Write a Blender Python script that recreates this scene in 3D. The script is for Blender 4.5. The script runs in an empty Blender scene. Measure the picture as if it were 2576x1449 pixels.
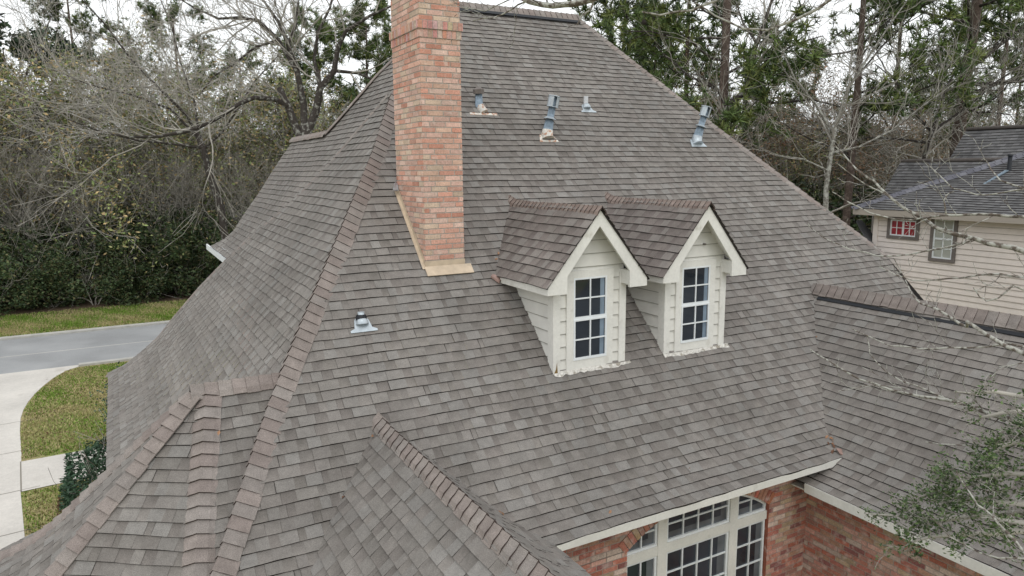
import bpy, bmesh, math, random
from mathutils import Vector as V, Matrix
S = bpy.context.scene
COL = S.collection
# ------------------------------------------------------------------ camera
CX, CY, FL = 1288.0, 724.5, 1805.85          # photo measured at 2576 x 1449
PIT, ROL, YAW = 0.1661374, -0.0090759, 0.5019405
FW = V((math.sin(YAW)*math.cos(PIT), math.cos(YAW)*math.cos(PIT), -math.sin(PIT)))
_r = V((math.cos(YAW), -math.sin(YAW), 0)); _u = _r.cross(FW)
RT = _r*math.cos(ROL)+_u*math.sin(ROL); UP = -_r*math.sin(ROL)+_u*math.cos(ROL)
OFF = V((0, 0, 8.0))                          # drone height: all coordinates below are relative to it
cam = bpy.data.objects.new('camera', bpy.data.cameras.new('camera')); COL.objects.link(cam)
M = Matrix((RT, UP, -FW)).transposed().to_4x4(); M.translation = OFF
cam.matrix_world = M
cam.data.sensor_width = 36; cam.data.lens = FL/2576*36; cam.data.clip_end = 3000; cam.data.clip_start = 0.1
S.camera = cam
# ------------------------------------------------------------------ world: overcast sky, one weak soft sun
SUN_EL, SUN_AZ = math.radians(55), math.radians(200)
w = bpy.data.worlds.new('World'); S.world = w; w.use_nodes = True
nt = w.node_tree; nt.nodes.clear()
sky = nt.nodes.new('ShaderNodeTexSky'); sky.sky_type = 'NISHITA'; sky.sun_disc = False
sky.sun_elevation = SUN_EL; sky.sun_rotation = SUN_AZ; sky.dust_density = 4; sky.ozone_density = 1
hsv = nt.nodes.new('ShaderNodeHueSaturation'); hsv.inputs['Saturation'].default_value = 0.12
bg = nt.nodes.new('ShaderNodeBackground'); bg.inputs['Strength'].default_value = 0.15
mixc = nt.nodes.new('ShaderNodeMix'); mixc.data_type = 'RGBA'; mixc.inputs[0].default_value = 0.82
mixc.inputs[7].default_value = (9.2, 9.45, 9.6, 1)
out = nt.nodes.new('ShaderNodeOutputWorld')
nt.links.new(sky.outputs[0], hsv.inputs['Color']); nt.links.new(hsv.outputs[0], mixc.inputs[6])
nt.links.new(mixc.outputs[2], bg.inputs['Color']); nt.links.new(bg.outputs[0], out.inputs[0])
sd = bpy.data.lights.new('sun', 'SUN'); sd.energy = 0.6; sd.angle = math.radians(25); sd.color = (1, 0.96, 0.9)
sun = bpy.data.objects.new('sun', sd); COL.objects.link(sun)
sdir = V((math.sin(SUN_AZ)*math.cos(SUN_EL), math.cos(SUN_AZ)*math.cos(SUN_EL), math.sin(SUN_EL)))
sun.rotation_euler = sdir.to_track_quat('Z', 'Y').to_euler()
S.view_settings.view_transform = 'Standard'; S.view_settings.look = 'None'
S.view_settings.exposure = 0.0; S.view_settings.gamma = 1
S.render.engine = 'CYCLES'
# ------------------------------------------------------------------ geometry helpers
def ray(x, y): return FW + RT*((x-CX)/FL) - UP*((y-CY)/FL)
def at(x, y, depth): return ray(x, y)*depth            # a point of the place from its bearing and distance
def at_g(x, y, zg=-8.0): r = ray(x, y); return r*(zg/r.z)
def lerp(a, b, t): return a+(b-a)*t
def interp(x, tab):
    if x <= tab[0][0]: return tab[0][1]
    for (a, b), (c, d) in zip(tab, tab[1:]):
        if x <= c: return b+(d-b)*(x-a)/(c-a)
    return tab[-1][1]
class MB:
    def __init__(s): s.v = []; s.f = []; s.c = []; s.m = []; s.sm = []
    def face(s, pts, col=(1, 1, 1), mi=0, cols=None):
        n = len(s.v); s.v.extend([tuple(p) for p in pts]); s.f.append(tuple(range(n, n+len(pts))))
        s.c.append(cols if cols else [col]*len(pts)); s.m.append(mi); s.sm.append(False)
    def box(s, a, b, col=(1, 1, 1), mi=0, M=None):
        a = V(a); b = V(b)
        c = [V((x, y, z)) for z in (a.z, b.z) for y in (a.y, b.y) for x in (a.x, b.x)]
        if M: c = [M @ p for p in c]
        for q in ((0, 2, 3, 1), (4, 5, 7, 6), (0, 1, 5, 4), (2, 6, 7, 3), (0, 4, 6, 2), (1, 3, 7, 5)):
            s.face([c[i] for i in q], col, mi)
    def prism(s, poly, d, col=(1, 1, 1), mi=0):
        d = V(d); p = [V(q) for q in poly]; t = [q+d for q in p]; n = len(p)
        s.face(p[::-1], col, mi); s.face(t, col, mi)
        for i in range(n): j = (i+1) % n; s.face([p[i], p[j], t[j], t[i]], col, mi)
    def bar(s, a, b, wd, ht, up=(0, 0, 1), col=(1, 1, 1), mi=0):
        a = V(a); b = V(b); t = (b-a).normalized(); up = V(up); sd_ = t.cross(up).normalized()*wd/2; uu = sd_.cross(t).normalized()*ht/2
        p = [a-sd_-uu, a+sd_-uu, a+sd_+uu, a-sd_+uu]; s.prism(p, b-a, col, mi)
    def tube(s, pts, rad, sides=6, col=(1, 1, 1), cap=True, mi=0, smooth=True):
        base = len(s.v); n = len(pts); ref = V((0.31, 0.52, 0.79))
        for i, p in enumerate(pts):
            a = pts[max(i-1, 0)]; b = pts[min(i+1, n-1)]; t = (b-a)
            t = t.normalized() if t.length > 1e-9 else V((0, 0, 1))
            x = t.cross(ref).normalized() if abs(t.dot(ref)) < .98 else t.cross(V((1, 0, 0))).normalized()
            y = t.cross(x)
            for k in range(sides):
                an = 2*math.pi*k/sides; q = p+(x*math.cos(an)+y*math.sin(an))*rad[i]; s.v.append((q.x, q.y, q.z))
        for i in range(n-1):
            for k in range(sides):
                a = base+i*sides+k; b = base+i*sides+(k+1) % sides
                s.f.append((a, b, b+sides, a+sides)); s.c.append([col]*4); s.m.append(mi); s.sm.append(smooth)
        if cap:
            for st in (base, base+(n-1)*sides):
                s.f.append(tuple(range(st, st+sides))); s.c.append([col]*sides); s.m.append(mi); s.sm.append(False)
    def build(s, name, mats, parent=None, off=OFF):
        me = bpy.data.meshes.new(name)
        o_ = off
        if parent is not None:
            q = parent
            while q is not None: o_ = o_-q.location; q = q.parent
        me.from_pydata([(x+o_.x, y+o_.y, z+o_.z) for x, y, z in s.v], [], s.f)
        if not isinstance(mats, (list, tuple)): mats = [mats]
        for m in mats: me.materials.append(m)
        me.polygons.foreach_set('material_index', s.m); me.polygons.foreach_set('use_smooth', s.sm)
        ca = me.color_attributes.new('col', 'FLOAT_COLOR', 'CORNER')
        fl = []
        for cc in s.c:
            for c in cc: fl.extend((c[0], c[1], c[2], 1.0))
        ca.data.foreach_set('color', fl); me.update()
        o = bpy.data.objects.new(name, me); COL.objects.link(o)
        if parent is not None: o.parent = parent
        return o
def tag(o, label=None, cat=None, group=None, kind=None):
    if label: o['label'] = label
    if cat: o['category'] = cat
    if group: o['group'] = group
    if kind: o['kind'] = kind
    return o
def empty(name, loc, parent=None):
    o = bpy.data.objects.new(name, None); COL.objects.link(o); o.empty_display_size = .2
    o.location = V(loc)
    if parent is not None:
        o.parent = parent; q = parent
        while q is not None: o.location = o.location-q.location; q = q.parent
    return o
def copy_tree(o, parent=None):
    c = o.copy(); COL.objects.link(c); c.parent = parent
    for ch in [x for x in bpy.data.objects if x.parent == o]: copy_tree(ch, c)
    return c
# ------------------------------------------------------------------ materials
def mat(name, base=(.5, .5, .5), rough=.9, attr=False, noise=None, bump=None, spec=.3, metal=0, extra=None, objrand=0):
    m = bpy.data.materials.new(name); m.use_nodes = True; t = m.node_tree; N = t.nodes; Lk = t.links
    b = N['Principled BSDF']; b.inputs['Roughness'].default_value = rough; b.inputs['Metallic'].default_value = metal
    b.inputs['Specular IOR Level'].default_value = spec
    rgb = N.new('ShaderNodeRGB'); rgb.outputs[0].default_value = (*base, 1); cur = rgb.outputs[0]
    def mul(a, bb, fac=1.0, mode='MULTIPLY'):
        x = N.new('ShaderNodeMix'); x.data_type = 'RGBA'; x.blend_type = mode
        if isinstance(fac, float): x.inputs[0].default_value = fac
        else: Lk.new(fac, x.inputs[0])
        Lk.new(a, x.inputs[6])
        if hasattr(bb, 'is_linked') or hasattr(bb, 'links'): Lk.new(bb, x.inputs[7])
        else: x.inputs[7].default_value = bb
        return x.outputs[2]
    if attr:
        a = N.new('ShaderNodeAttribute'); a.attribute_name = 'col'; cur = mul(cur, a.outputs['Color'])
    tc = N.new('ShaderNodeTexCoord'); 
    for (sc, lo, hi, det) in (noise or []):
        nz = N.new('ShaderNodeTexNoise'); nz.inputs['Scale'].default_value = sc; nz.inputs['Detail'].default_value = det
        Lk.new(tc.outputs['Object'], nz.inputs['Vector'])
        mr = N.new('ShaderNodeMapRange'); mr.inputs[1].default_value = .3; mr.inputs[2].default_value = .7
        mr.inputs[3].default_value = lo; mr.inputs[4].default_value = hi; Lk.new(nz.outputs['Fac'], mr.inputs[0])
        cur = mul(cur, mr.outputs[0])
    if objrand:
        oi = N.new('ShaderNodeObjectInfo'); mr = N.new('ShaderNodeMapRange'); mr.inputs[3].default_value = 1-objrand; mr.inputs[4].default_value = 1+objrand
        Lk.new(oi.outputs['Random'], mr.inputs[0]); cur = mul(cur, mr.outputs[0])
    if extra: cur = extra(N, Lk, tc, cur, mul)
    Lk.new(cur, b.inputs['Base Color'])
    if bump:
        nz = N.new('ShaderNodeTexNoise'); nz.inputs['Scale'].default_value = bump[0]; nz.inputs['Detail'].default_value = 3
        Lk.new(tc.outputs['Object'], nz.inputs['Vector'])
        bp = N.new('ShaderNodeBump'); bp.inputs['Strength'].default_value = bump[1]; bp.inputs['Distance'].default_value = bump[2]
        Lk.new(nz.outputs['Fac'], bp.inputs['Height']); Lk.new(bp.outputs[0], b.inputs['Normal'])
    return m
def stain(scale, lo, hi, color, amt=1.0, det=6):
    def f(N, Lk, tc, cur, mul):
        nz = N.new('ShaderNodeTexNoise'); nz.inputs['Scale'].default_value = scale; nz.inputs['Detail'].default_value = det
        Lk.new(tc.outputs['Object'], nz.inputs['Vector'])
        mr = N.new('ShaderNodeMapRange'); mr.inputs[1].default_value = lo; mr.inputs[2].default_value = hi; mr.inputs[4].default_value = amt
        Lk.new(nz.outputs['Fac'], mr.inputs[0])
        return mul(cur, (*color, 1), mr.outputs[0], 'MIX')
    return f
def chain(*fs):
    def f(N, Lk, tc, cur, mul):
        for g in fs: cur = g(N, Lk, tc, cur, mul)
        return cur
    return f
def streaks(N, Lk, tc, cur, mul):
    mp = N.new('ShaderNodeMapping'); mp.inputs['Scale'].default_value = (3.2, .3, .3); Lk.new(tc.outputs['Object'], mp.inputs[0])
    nz = N.new('ShaderNodeTexNoise'); nz.inputs['Scale'].default_value = 1.0; nz.inputs['Detail'].default_value = 4; Lk.new(mp.outputs[0], nz.inputs['Vector'])
    mr = N.new('ShaderNodeMapRange'); mr.inputs[1].default_value = .3; mr.inputs[2].default_value = .7; mr.inputs[3].default_value = .92; mr.inputs[4].default_value = 1.07
    Lk.new(nz.outputs['Fac'], mr.inputs[0]); return mul(cur, mr.outputs[0])
MT = {}
MT['shingle'] = mat('asphalt shingle', (1, 1, 1), .95, True, [(160, .72, 1.28, 1), (.5, .9, 1.1, 4), (2.2, .94, 1.06, 3), (14, .93, 1.08, 2)], (220, .35, .004), spec=.15, extra=streaks)
MT['edge'] = mat('shingle cut edge', (.04, .035, .033), 1, False, None, None, spec=.1)
MT['cap'] = mat('ridge cap shingle', (1, 1, 1), .95, True, [(150, .72, 1.28, 1), (6, .86, 1.12, 3)], (220, .35, .004), spec=.15)
MT['dark_shingle'] = mat('dark weathered shingle', (1, 1, 1), .95, True, [(90, .75, 1.25, 1), (.8, .75, 1.25, 4)], None, spec=.2)
MT['black'] = mat('black vent plastic', (.012, .014, .018), .5)
MT['brick'] = mat('brick', (1, 1, 1), .9, True, [(45, .8, 1.2, 2), (6, .88, 1.12, 2)], (120, .3, .004), extra=stain(9, .52, .68, (.60, .50, .45), .6))
MT['chimbrick'] = mat('chimney brick', (1, 1, 1), .9, True, [(45, .82, 1.18, 2), (6, .9, 1.1, 2)], (120, .3, .004), extra=stain(11, .57, .72, (.66, .55, .48), .5))
MT['mortar'] = mat('mortar', (.36, .30, .26), 1, False, [(40, .8, 1.2, 2)], None)
MT['cmortar'] = mat('chimney mortar', (.40, .36, .32), 1, False, [(40, .8, 1.2, 2)], None)
MT['trim'] = mat('cream trim paint', (.71, .70, .66), .6, False, [(3, .93, 1.05, 4), (30, .95, 1.04, 3)], None, extra=stain(5, .62, .8, (.36, .33, .27), .5))
MT['trim2'] = mat('cream siding paint', (.70, .69, .65), .6, True, [(4, .93, 1.05, 4)], None)
MT['white'] = mat('white vinyl', (.74, .77, .79), .4, False, [(10, .95, 1.03, 2)], None)
MT['tan'] = mat('tan flashing', (.54, .44, .33), .55, False, [(8, .85, 1.1, 3)], None, extra=stain(9, .62, .75, (.22, .18, .14), .6))
MT['galv'] = mat('galvanised metal', (.27, .34, .41), .45, False, [(14, .7, 1.2, 4)], None, metal=.55, extra=stain(6, .6, .75, (.16, .18, .2), .6))
MT['galv_light'] = mat('bright galvanised metal', (.46, .51, .55), .4, False, [(14, .85, 1.1, 4)], None, metal=.4)
MT['rust'] = mat('rusting painted flashing', (.62, .6, .55), .7, False, [(14, .85, 1.1, 4)], None, extra=stain(16, .5, .6, (.36, .14, .06), .8))
MT['pvc'] = mat('grey plastic boot', (.45, .46, .47), .6, False, [(20, .85, 1.1, 3)], None)
MT['peel'] = mat('peeling white sealant', (.60, .58, .54), .9, False, [(30, .7, 1.15, 4)], (60, .6, .01), extra=stain(13, .5, .62, (.2, .17, .13), .7))
MT['copper'] = mat('pink copper flashing', (.27, .18, .155), .5, False, [(14, .8, 1.2, 3)], None)
MT['dryleaf'] = mat('dry leaf', (.20, .12, .075), .8, True, None, None)
def glassy(name, c, r=.05):
    return mat(name, c, r, False, [(1.2, .5, 1.4, 1)], None, spec=.6)
MT['glass'] = glassy('window glass', (.03, .038, .05), .04)
MT['bluish'] = mat('pale jamb seen through glass', (.20, .26, .33), .15, False, [(5, .7, 1.1, 2)], None, spec=.6)
MT['bluish2'] = mat('dim inner sill seen through glass', (.12, .135, .15), .15, False, [(3, .6, 1.2, 2)], None, spec=.6)
MT['blind'] = mat('window blind behind glass', (.40, .41, .37), .3, False, [(3, .85, 1.1, 2)], None, spec=.6)
MT['redpane'] = mat('red curtain behind glass', (.30, .012, .025), .3, False, [(6, .7, 1.2, 2)], None, spec=.6)
MT['nsiding'] = mat('neighbour pink beige siding', (.74, .67, .625), .75, True, [(.6, .95, 1.05, 3), (6, .96, 1.04, 3)], None)
MT['ntrim'] = mat('neighbour grey brown trim', (.16, .14, .13), .7, False, [(8, .85, 1.15, 2)], None)
def bark(name, c, c2, lo=.5, hi=.62, sc=9):
    return mat(name, c, .95, False, [(18, .7, 1.3, 4)], (30, .6, .02), extra=stain(sc, lo, hi, c2, .85))
MT['bark_dark'] = bark('dark bark with lichen', (.045, .038, .033), (.26, .26, .23), .54, .66, 6)
MT['bark_grey'] = bark('pale grey bark', (.15, .14, .12), (.34, .34, .30), .45, .6)
MT['bark_twig'] = mat('grey twig', (.33, .31, .275), .9, False, [(2, .7, 1.35, 2)], None)
MT['bark_pine'] = bark('pine bark', (.10, .075, .062), (.19, .15, .13), .5, .65, 7)
MT['bark_lichen'] = bark('branch bark with white lichen', (.11, .09, .075), (.42, .42, .38), .42, .55, 22)
MT['leaf_dark'] = mat('dark evergreen leaves', (1, 1, 1), .6, True, None, None, objrand=.2, spec=.35)
MT['leaf'] = mat('foliage', (1, 1, 1), .75, True, None, None, objrand=.2)
MT['needle'] = mat('pine needles', (1, 1, 1), .7, True, None, None, objrand=.15)
def grass_mix(N, Lk, tc, cur, mul):
    nz = N.new('ShaderNodeTexNoise'); nz.inputs['Scale'].default_value = .22; nz.inputs['Detail'].default_value = 6; nz.inputs['Roughness'].default_value = .65
    Lk.new(tc.outputs['Object'], nz.inputs['Vector'])
    cr = N.new('ShaderNodeValToRGB'); e = cr.color_ramp.elements
    e[0].position = .34; e[0].color = (.13, .23, .035, 1); e[1].position = .54; e[1].color = (.36, .30, .16, 1)
    m1 = e.new(.44); m1.color = (.22, .26, .08, 1)
    Lk.new(nz.outputs['Fac'], cr.inputs[0])
    n2 = N.new('ShaderNodeTexNoise'); n2.inputs['Scale'].default_value = 9; n2.inputs['Detail'].default_value = 6; Lk.new(tc.outputs['Object'], n2.inputs['Vector'])
    mr = N.new('ShaderNodeMapRange'); mr.inputs[1].default_value = .3; mr.inputs[2].default_value = .7; mr.inputs[3].default_value = .55; mr.inputs[4].default_value = 1.45
    Lk.new(n2.outputs['Fac'], mr.inputs[0])
    return mul(cr.outputs[0], mr.outputs[0])
MT['grass'] = mat('winter lawn', (1, 1, 1), 1, False, None, (40, .8, .05), extra=grass_mix, spec=.1)
MT['blade'] = mat('grass blades', (1, 1, 1), .9, True, None, None, spec=.1)
MT['asphalt'] = mat('pale worn street', (.28, .285, .29), .95, False, [(.5, .9, 1.1, 5), (30, .9, 1.1, 3)], None, extra=stain(.35, .5, .7, (.36, .365, .37), .6, 8))
MT['concrete'] = mat('pale concrete', (.58, .55, .51), .9, False, [(.5, .86, 1.08, 6), (6, .95, 1.04, 5), (25, .93, 1.05, 3)], None, extra=stain(.9, .62, .75, (.40, .37, .33), .5, 8))
MT['kerb'] = mat('kerb concrete', (.43, .42, .39), .9, False, [(3, .85, 1.1, 4)], None)
MT['joint'] = mat('concrete joint', (.22, .20, .17), 1)
MT['litter'] = mat('leaf litter', (.10, .07, .045), 1, False, [(5, .5, 1.5, 5)], None)
MT['bed'] = mat('leaf strewn bed', (.22, .15, .11), 1, False, [(8, .5, 1.6, 4)], None)
R = random.Random(7)
# ------------------------------------------------------------------ shingles
E_ = 0.143
PAL = [(.194, .180, .166), (.202, .189, .176), (.209, .198, .186), (.186, .170, .157), (.195, .180, .167)]
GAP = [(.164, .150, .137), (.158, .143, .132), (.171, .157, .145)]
PALD = [(.128, .127, .129), (.143, .141, .143), (.108, .107, .108)]
GAPD = [(.092, .091, .093), (.102, .10, .102)]
def shingles(mb, levels, ud, rng, t=.0135, pal=PAL, gap=GAP, wmul=1.0, waves=1.0):
    """levels: (left, right) end points of every course line, eave first"""
    ud = V(ud).normalized(); ph = [rng.uniform(0, 6.28) for _ in range(6)]
    def wav(u, k): return waves*(.006*math.sin(u*1.1+k*.35+ph[0])+.004*math.sin(u*2.7-k*.6+ph[1]))
    for k in range(len(levels)-1):
        L0, R0 = levels[k]; L1, R1 = levels[k+1]
        a0, b0, a1, b1 = L0.dot(ud), R0.dot(ud), L1.dot(ud), R1.dot(ud)
        if b0-a0 < .01 and b1-a1 < .01: continue
        sdir = ((L1+R1)/2-(L0+R0)/2); sdir = (sdir-ud*sdir.dot(ud)).normalized()
        n = ud.cross(sdir).normalized()
        if n.z < 0: n = -n
        phk = rng.uniform(0, 6.28)
        def P(u, top):
            a, b, A, B = (a1, b1, L1, R1) if top else (a0, b0, L0, R0)
            u = min(max(u, a), b) if b > a else a
            q = A if b-a < 1e-6 else A+(B-A)*((u-a)/(b-a))
            return q, u
        u = min(a0, a1)-rng.uniform(0, .2); end = max(b0, b1); tooth = rng.random() < .5
        rowb = rng.uniform(.95, 1.05)
        while u < end:
            wd = (rng.uniform(.10, .25) if tooth else rng.uniform(.06, .17))*wmul
            if wd+u > end: wd = end-u+1e-4
            if u+wd > min(a0, a1):
                (p00, u00), (p01, u01) = P(u, 0), P(u+wd, 0); (p10, u10), (p11, u11) = P(u, 1), P(u+wd, 1)
                if (u01-u00) > 1e-4 or (u11-u10) > 1e-4:
                    jt = lambda uu: sdir*(.0045*math.sin(uu*3.1+phk)+.003*math.sin(uu*9.7+phk*2))*waves
                    th = t+(.004 if tooth else 0)
                    lo0 = p00+n*(th+wav(u00, k))+jt(u00); lo1 = p01+n*(th+wav(u01, k))+jt(u01)
                    hi0 = p10+n*(.001+wav(u10, k+1)); hi1 = p11+n*(.001+wav(u11, k+1))
                    if tooth:
                        c = rng.choice(pal); f = rng.uniform(.93, 1.08)*rowb; c = tuple(x*f for x in c); cols = [c]*4
                    else:
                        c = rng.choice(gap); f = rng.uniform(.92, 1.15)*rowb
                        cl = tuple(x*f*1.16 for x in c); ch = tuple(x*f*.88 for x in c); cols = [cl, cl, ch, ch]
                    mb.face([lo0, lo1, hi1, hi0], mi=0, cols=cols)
                    if u01-u00 > 1e-3:
                        z = n*(-.014)
                        mb.face([p00+z+n*wav(u00, k)+jt(u00), p01+z+n*wav(u01, k)+jt(u01), lo1, lo0], mi=1)
                    if rng.random() < .42 and u01-u00 > .03 and u11-u10 > .03:
                        g = rng.uniform(.0012, .0032) if rng.random() < .88 else .007
                        mb.face([lo0+n*.0015, lo0+ud*g+n*.0015, hi0+ud*g+n*.0045, hi0+n*.0045], mi=1)
            u += wd
            tooth = not tooth if rng.random() < .82 else tooth
def resample(poly, e=E_):
    """poly: list of points eave -> ridge; returns points each e along it"""
    out_ = [V(poly[0])]; carry = 0.0
    for a, b in zip(poly, poly[1:]):
        a = V(a); b = V(b); L = (b-a).length; s_ = e-carry
        while s_ <= L: out_.append(a+(b-a)*(s_/L)); s_ += e
        carry = L-(s_-e)
    if carry > .03: out_.append(V(poly[-1]))
    return out_
CAPC = [(.240, .207, .190), (.234, .200, .184), (.248, .220, .203), (.225, .190, .175), (.238, .213, .198)]
def caps(mb, line, nA, nB, rng, w=.15, e=.145, hgt=.02, pal=CAPC, rise=.016, low=-.006):
    """ridge or hip caps along a line given low end first; nA, nB the normals of the two faces"""
    pts = resample(line, e)
    nA = V(nA).normalized(); nB = V(nB).normalized(); up = (nA+nB).normalized()
    for i in range(len(pts)-1):
        a, b = pts[i], pts[i+1]; t_ = (b-a).normalized()
        dA = nA.cross(t_).normalized(); dA = dA if dA.z <= 1e-6 or dA.dot(up) < 0 else -dA
        dB = nB.cross(t_).normalized(); dB = dB if dB.z <= 1e-6 or dB.dot(up) < 0 else -dB
        if dA.dot(nB) > 0: dA = -dA
        if dB.dot(nA) > 0: dB = -dB
        wj = w*rng.uniform(.95, 1.05); jj = rng.uniform(-.006, .006)
        def sec(c, lift):
            return [c+dA*(wj+jj)+nA*(.004+lift*.25), c+dA*wj*.60+nA*(.014+lift), c+dA*wj*.26+up*(hgt*.55+lift), c+up*(hgt*.8+lift),
                    c+dB*wj*.26+up*(hgt*.55+lift), c+dB*wj*.60+nB*(.014+lift), c+dB*(wj-jj)+nB*(.004+lift*.25)]
        s0 = sec(a-t_*.012, rise); s1 = sec(b, .0)
        c = rng.choice(pal); f = rng.uniform(.92, 1.08); c = tuple(x*f for x in c)
        for k in range(6): mb.face([s0[k], s0[k+1], s1[k+1], s1[k]], c, 0)
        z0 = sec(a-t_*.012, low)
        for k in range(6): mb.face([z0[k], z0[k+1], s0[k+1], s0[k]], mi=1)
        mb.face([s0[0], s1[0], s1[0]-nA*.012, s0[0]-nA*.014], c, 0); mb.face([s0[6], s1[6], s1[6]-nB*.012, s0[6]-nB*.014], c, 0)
# ------------------------------------------------------------------ brickwork
BR = [(0.434, 0.157, 0.11), (0.456, 0.195, 0.145), (0.399, 0.155, 0.122), (0.444, 0.259, 0.183), (0.422, 0.313, 0.212), (0.405, 0.212, 0.17), (0.505, 0.32, 0.261), (0.533, 0.416, 0.357), (0.271, 0.112, 0.103), (0.461, 0.234, 0.192), (0.502, 0.292, 0.242)]
BC = [(0.529, 0.302, 0.235), (0.578, 0.352, 0.276), (0.496, 0.244, 0.181), (0.553, 0.368, 0.284), (0.53, 0.404, 0.312), (0.601, 0.391, 0.324), (0.536, 0.284, 0.217), (0.545, 0.36, 0.301), (0.586, 0.418, 0.351)]
def bricks(mb, o, ud, width, z0, z1, rng, pal, n, ch=.076, bl=.245, mort=.016, keep=None, d=.006, rows=None):
    """mb gets bricks (mat 0) and mortar (mat 1) on the plane through o along ud, from z0 to z1"""
    o = V(o); ud = V(ud); n = V(n); k = 0; z = z1
    while z > z0:
        zb = max(z-ch+mort, z0); u = -bl/2 if k % 2 else 0.0; u -= .03*((k*7) % 3)
        while u < width:
            a = max(u, 0); b = min(u+bl-mort, width)
            if b-a > .02 and (keep is None or keep((a+b)/2, (z+zb)/2)):
                c = rng.choice(pal); f = rng.uniform(.85, 1.15); c = tuple(x*f for x in c); dd = n*(d+rng.uniform(-.001, .002))
                p = [o+ud*a, o+ud*b, o+ud*b, o+ud*a]
                q = [V((p[0].x, p[0].y, zb)), V((p[1].x, p[1].y, zb)), V((p[2].x, p[2].y, z)), V((p[3].x, p[3].y, z))]
                f_ = [x+dd for x in q]
                mb.face(f_, c, 0)
                for i in range(4): j = (i+1) % 4; mb.face([q[i], q[j], f_[j], f_[i]], c, 0)
            u += bl
        z -= ch; k += 1
# ================================================================== THE HOUSE
house = empty('brick_house', (6.5, 11.0, 0.0))
tag(house, 'red brick house with tall steep grey brown shingle roof, brick chimney and two dormers', 'house')
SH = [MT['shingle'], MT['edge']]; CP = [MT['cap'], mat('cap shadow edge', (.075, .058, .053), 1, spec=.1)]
NF = V((0, -1, 1)).normalized(); NA = V((-1.357, 0, 1)).normalized(); NE = V((-1, 0, 1)).normalized()
HIPF = [(6.50, .12), (7.17, .58), (7.65, .90), (8.36, 1.38), (8.90, 1.80), (9.49, 2.27), (10.28, 2.90), (11.32, 3.71), (12.41, 4.48), (12.6, 4.66), (14.45, 6.43)]
# --- front slope: course lines from the ridge down, flaring over the last seven
plane_y = 7.338                                   # height of course 7 on the straight part (z = y - 11.1)
fl = [V((0, plane_y, plane_y-11.1))]
for j in range(7):
    a = math.radians(45-25*(j+.5)/7); q = fl[-1]; fl.append(q+V((0, -math.cos(a), -math.sin(a)))*E_)
FPROF = fl[::-1]
q = FPROF[-1]
while q.z < 3.34-.06: q = q+V((0, 1, 1)).normalized()*E_; FPROF.append(q)
FE = FPROF[0]                                     # eave (y, z)
def fz(y): return interp(y, [(p.y, p.z) for p in FPROF])
def fy(z): return interp(z, [(p.z, p.y) for p in FPROF])
def fR(y):
    return interp(y, [(6.5, 13.83), (8.32, 13.84), (9.27, 13.93), (9.41, 13.8), (11.93, 11.69), (14.47, 9.74)])
lev = []
for p in FPROF:
    xr = fR(p.y)
    if p.y < 6.85: xr = 9.55
    lev.append((V((interp(p.y, HIPF), p.y, p.z)), V((xr, p.y, p.z))))
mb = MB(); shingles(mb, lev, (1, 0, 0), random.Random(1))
roofF = mb.build('roof', SH, house)
hipc = MB()
H1 = [V((x, y, fz(y))) for y, x in HIPF[:9]]
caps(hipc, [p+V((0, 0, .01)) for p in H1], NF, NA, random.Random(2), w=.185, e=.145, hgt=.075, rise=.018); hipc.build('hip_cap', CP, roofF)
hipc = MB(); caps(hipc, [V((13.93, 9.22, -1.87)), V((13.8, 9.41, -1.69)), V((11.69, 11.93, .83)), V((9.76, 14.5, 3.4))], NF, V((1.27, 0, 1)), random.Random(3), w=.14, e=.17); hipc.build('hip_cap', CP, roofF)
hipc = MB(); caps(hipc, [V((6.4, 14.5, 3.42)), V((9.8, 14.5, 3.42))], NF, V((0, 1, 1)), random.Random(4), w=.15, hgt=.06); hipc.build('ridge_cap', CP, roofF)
v_ = MB(); v_.bar((6.5, 14.335, 3.27), (9.70, 14.335, 3.27), .09, .04, up=NF); v_.build('ridge_vent', MT['black'], roofF)
# --- left end slope of the low wing (faces the camera's left)
APROF = resample([(-.5, 0, -4.88), (-.12, 0, -4.6), (.25, 0, -4.28), (.62, 0, -3.88), (4.45, 0, 1.32)])
ABACK = [(-.5, 19.69), (-.12, 19.19), (.25, 18.93), (.64, 18.57), (1.0, 18.33), (1.5, 17.78), (2.0, 16.94), (2.5, 15.88), (3.0, 14.44), (3.6, 13.47), (4.4, 12.71), (4.5, 12.6)]
HX = [(x, y) for y, x in HIPF]
lev = [(V((p.x, interp(p.x, HX), p.z)), V((p.x, max(interp(p.x, ABACK), interp(p.x, HX)+.02), p.z))) for p in APROF]
mb = MB(); shingles(mb, lev, (0, 1, 0), random.Random(5)); roofA = mb.build('roof', SH, house)
hb = [V((p.x, interp(p.x, ABACK), p.z)) for p in APROF]
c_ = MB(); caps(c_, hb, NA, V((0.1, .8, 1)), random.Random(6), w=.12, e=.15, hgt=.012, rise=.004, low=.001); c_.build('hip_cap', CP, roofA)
mb = MB()
for a, b in zip(hb, hb[1:]): mb.face([a, b, b+V((1.2, 0, 0)), a+V((1.2, 0, 0))], (.17, .16, .15))
mb.build('roof', SH, house)
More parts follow.
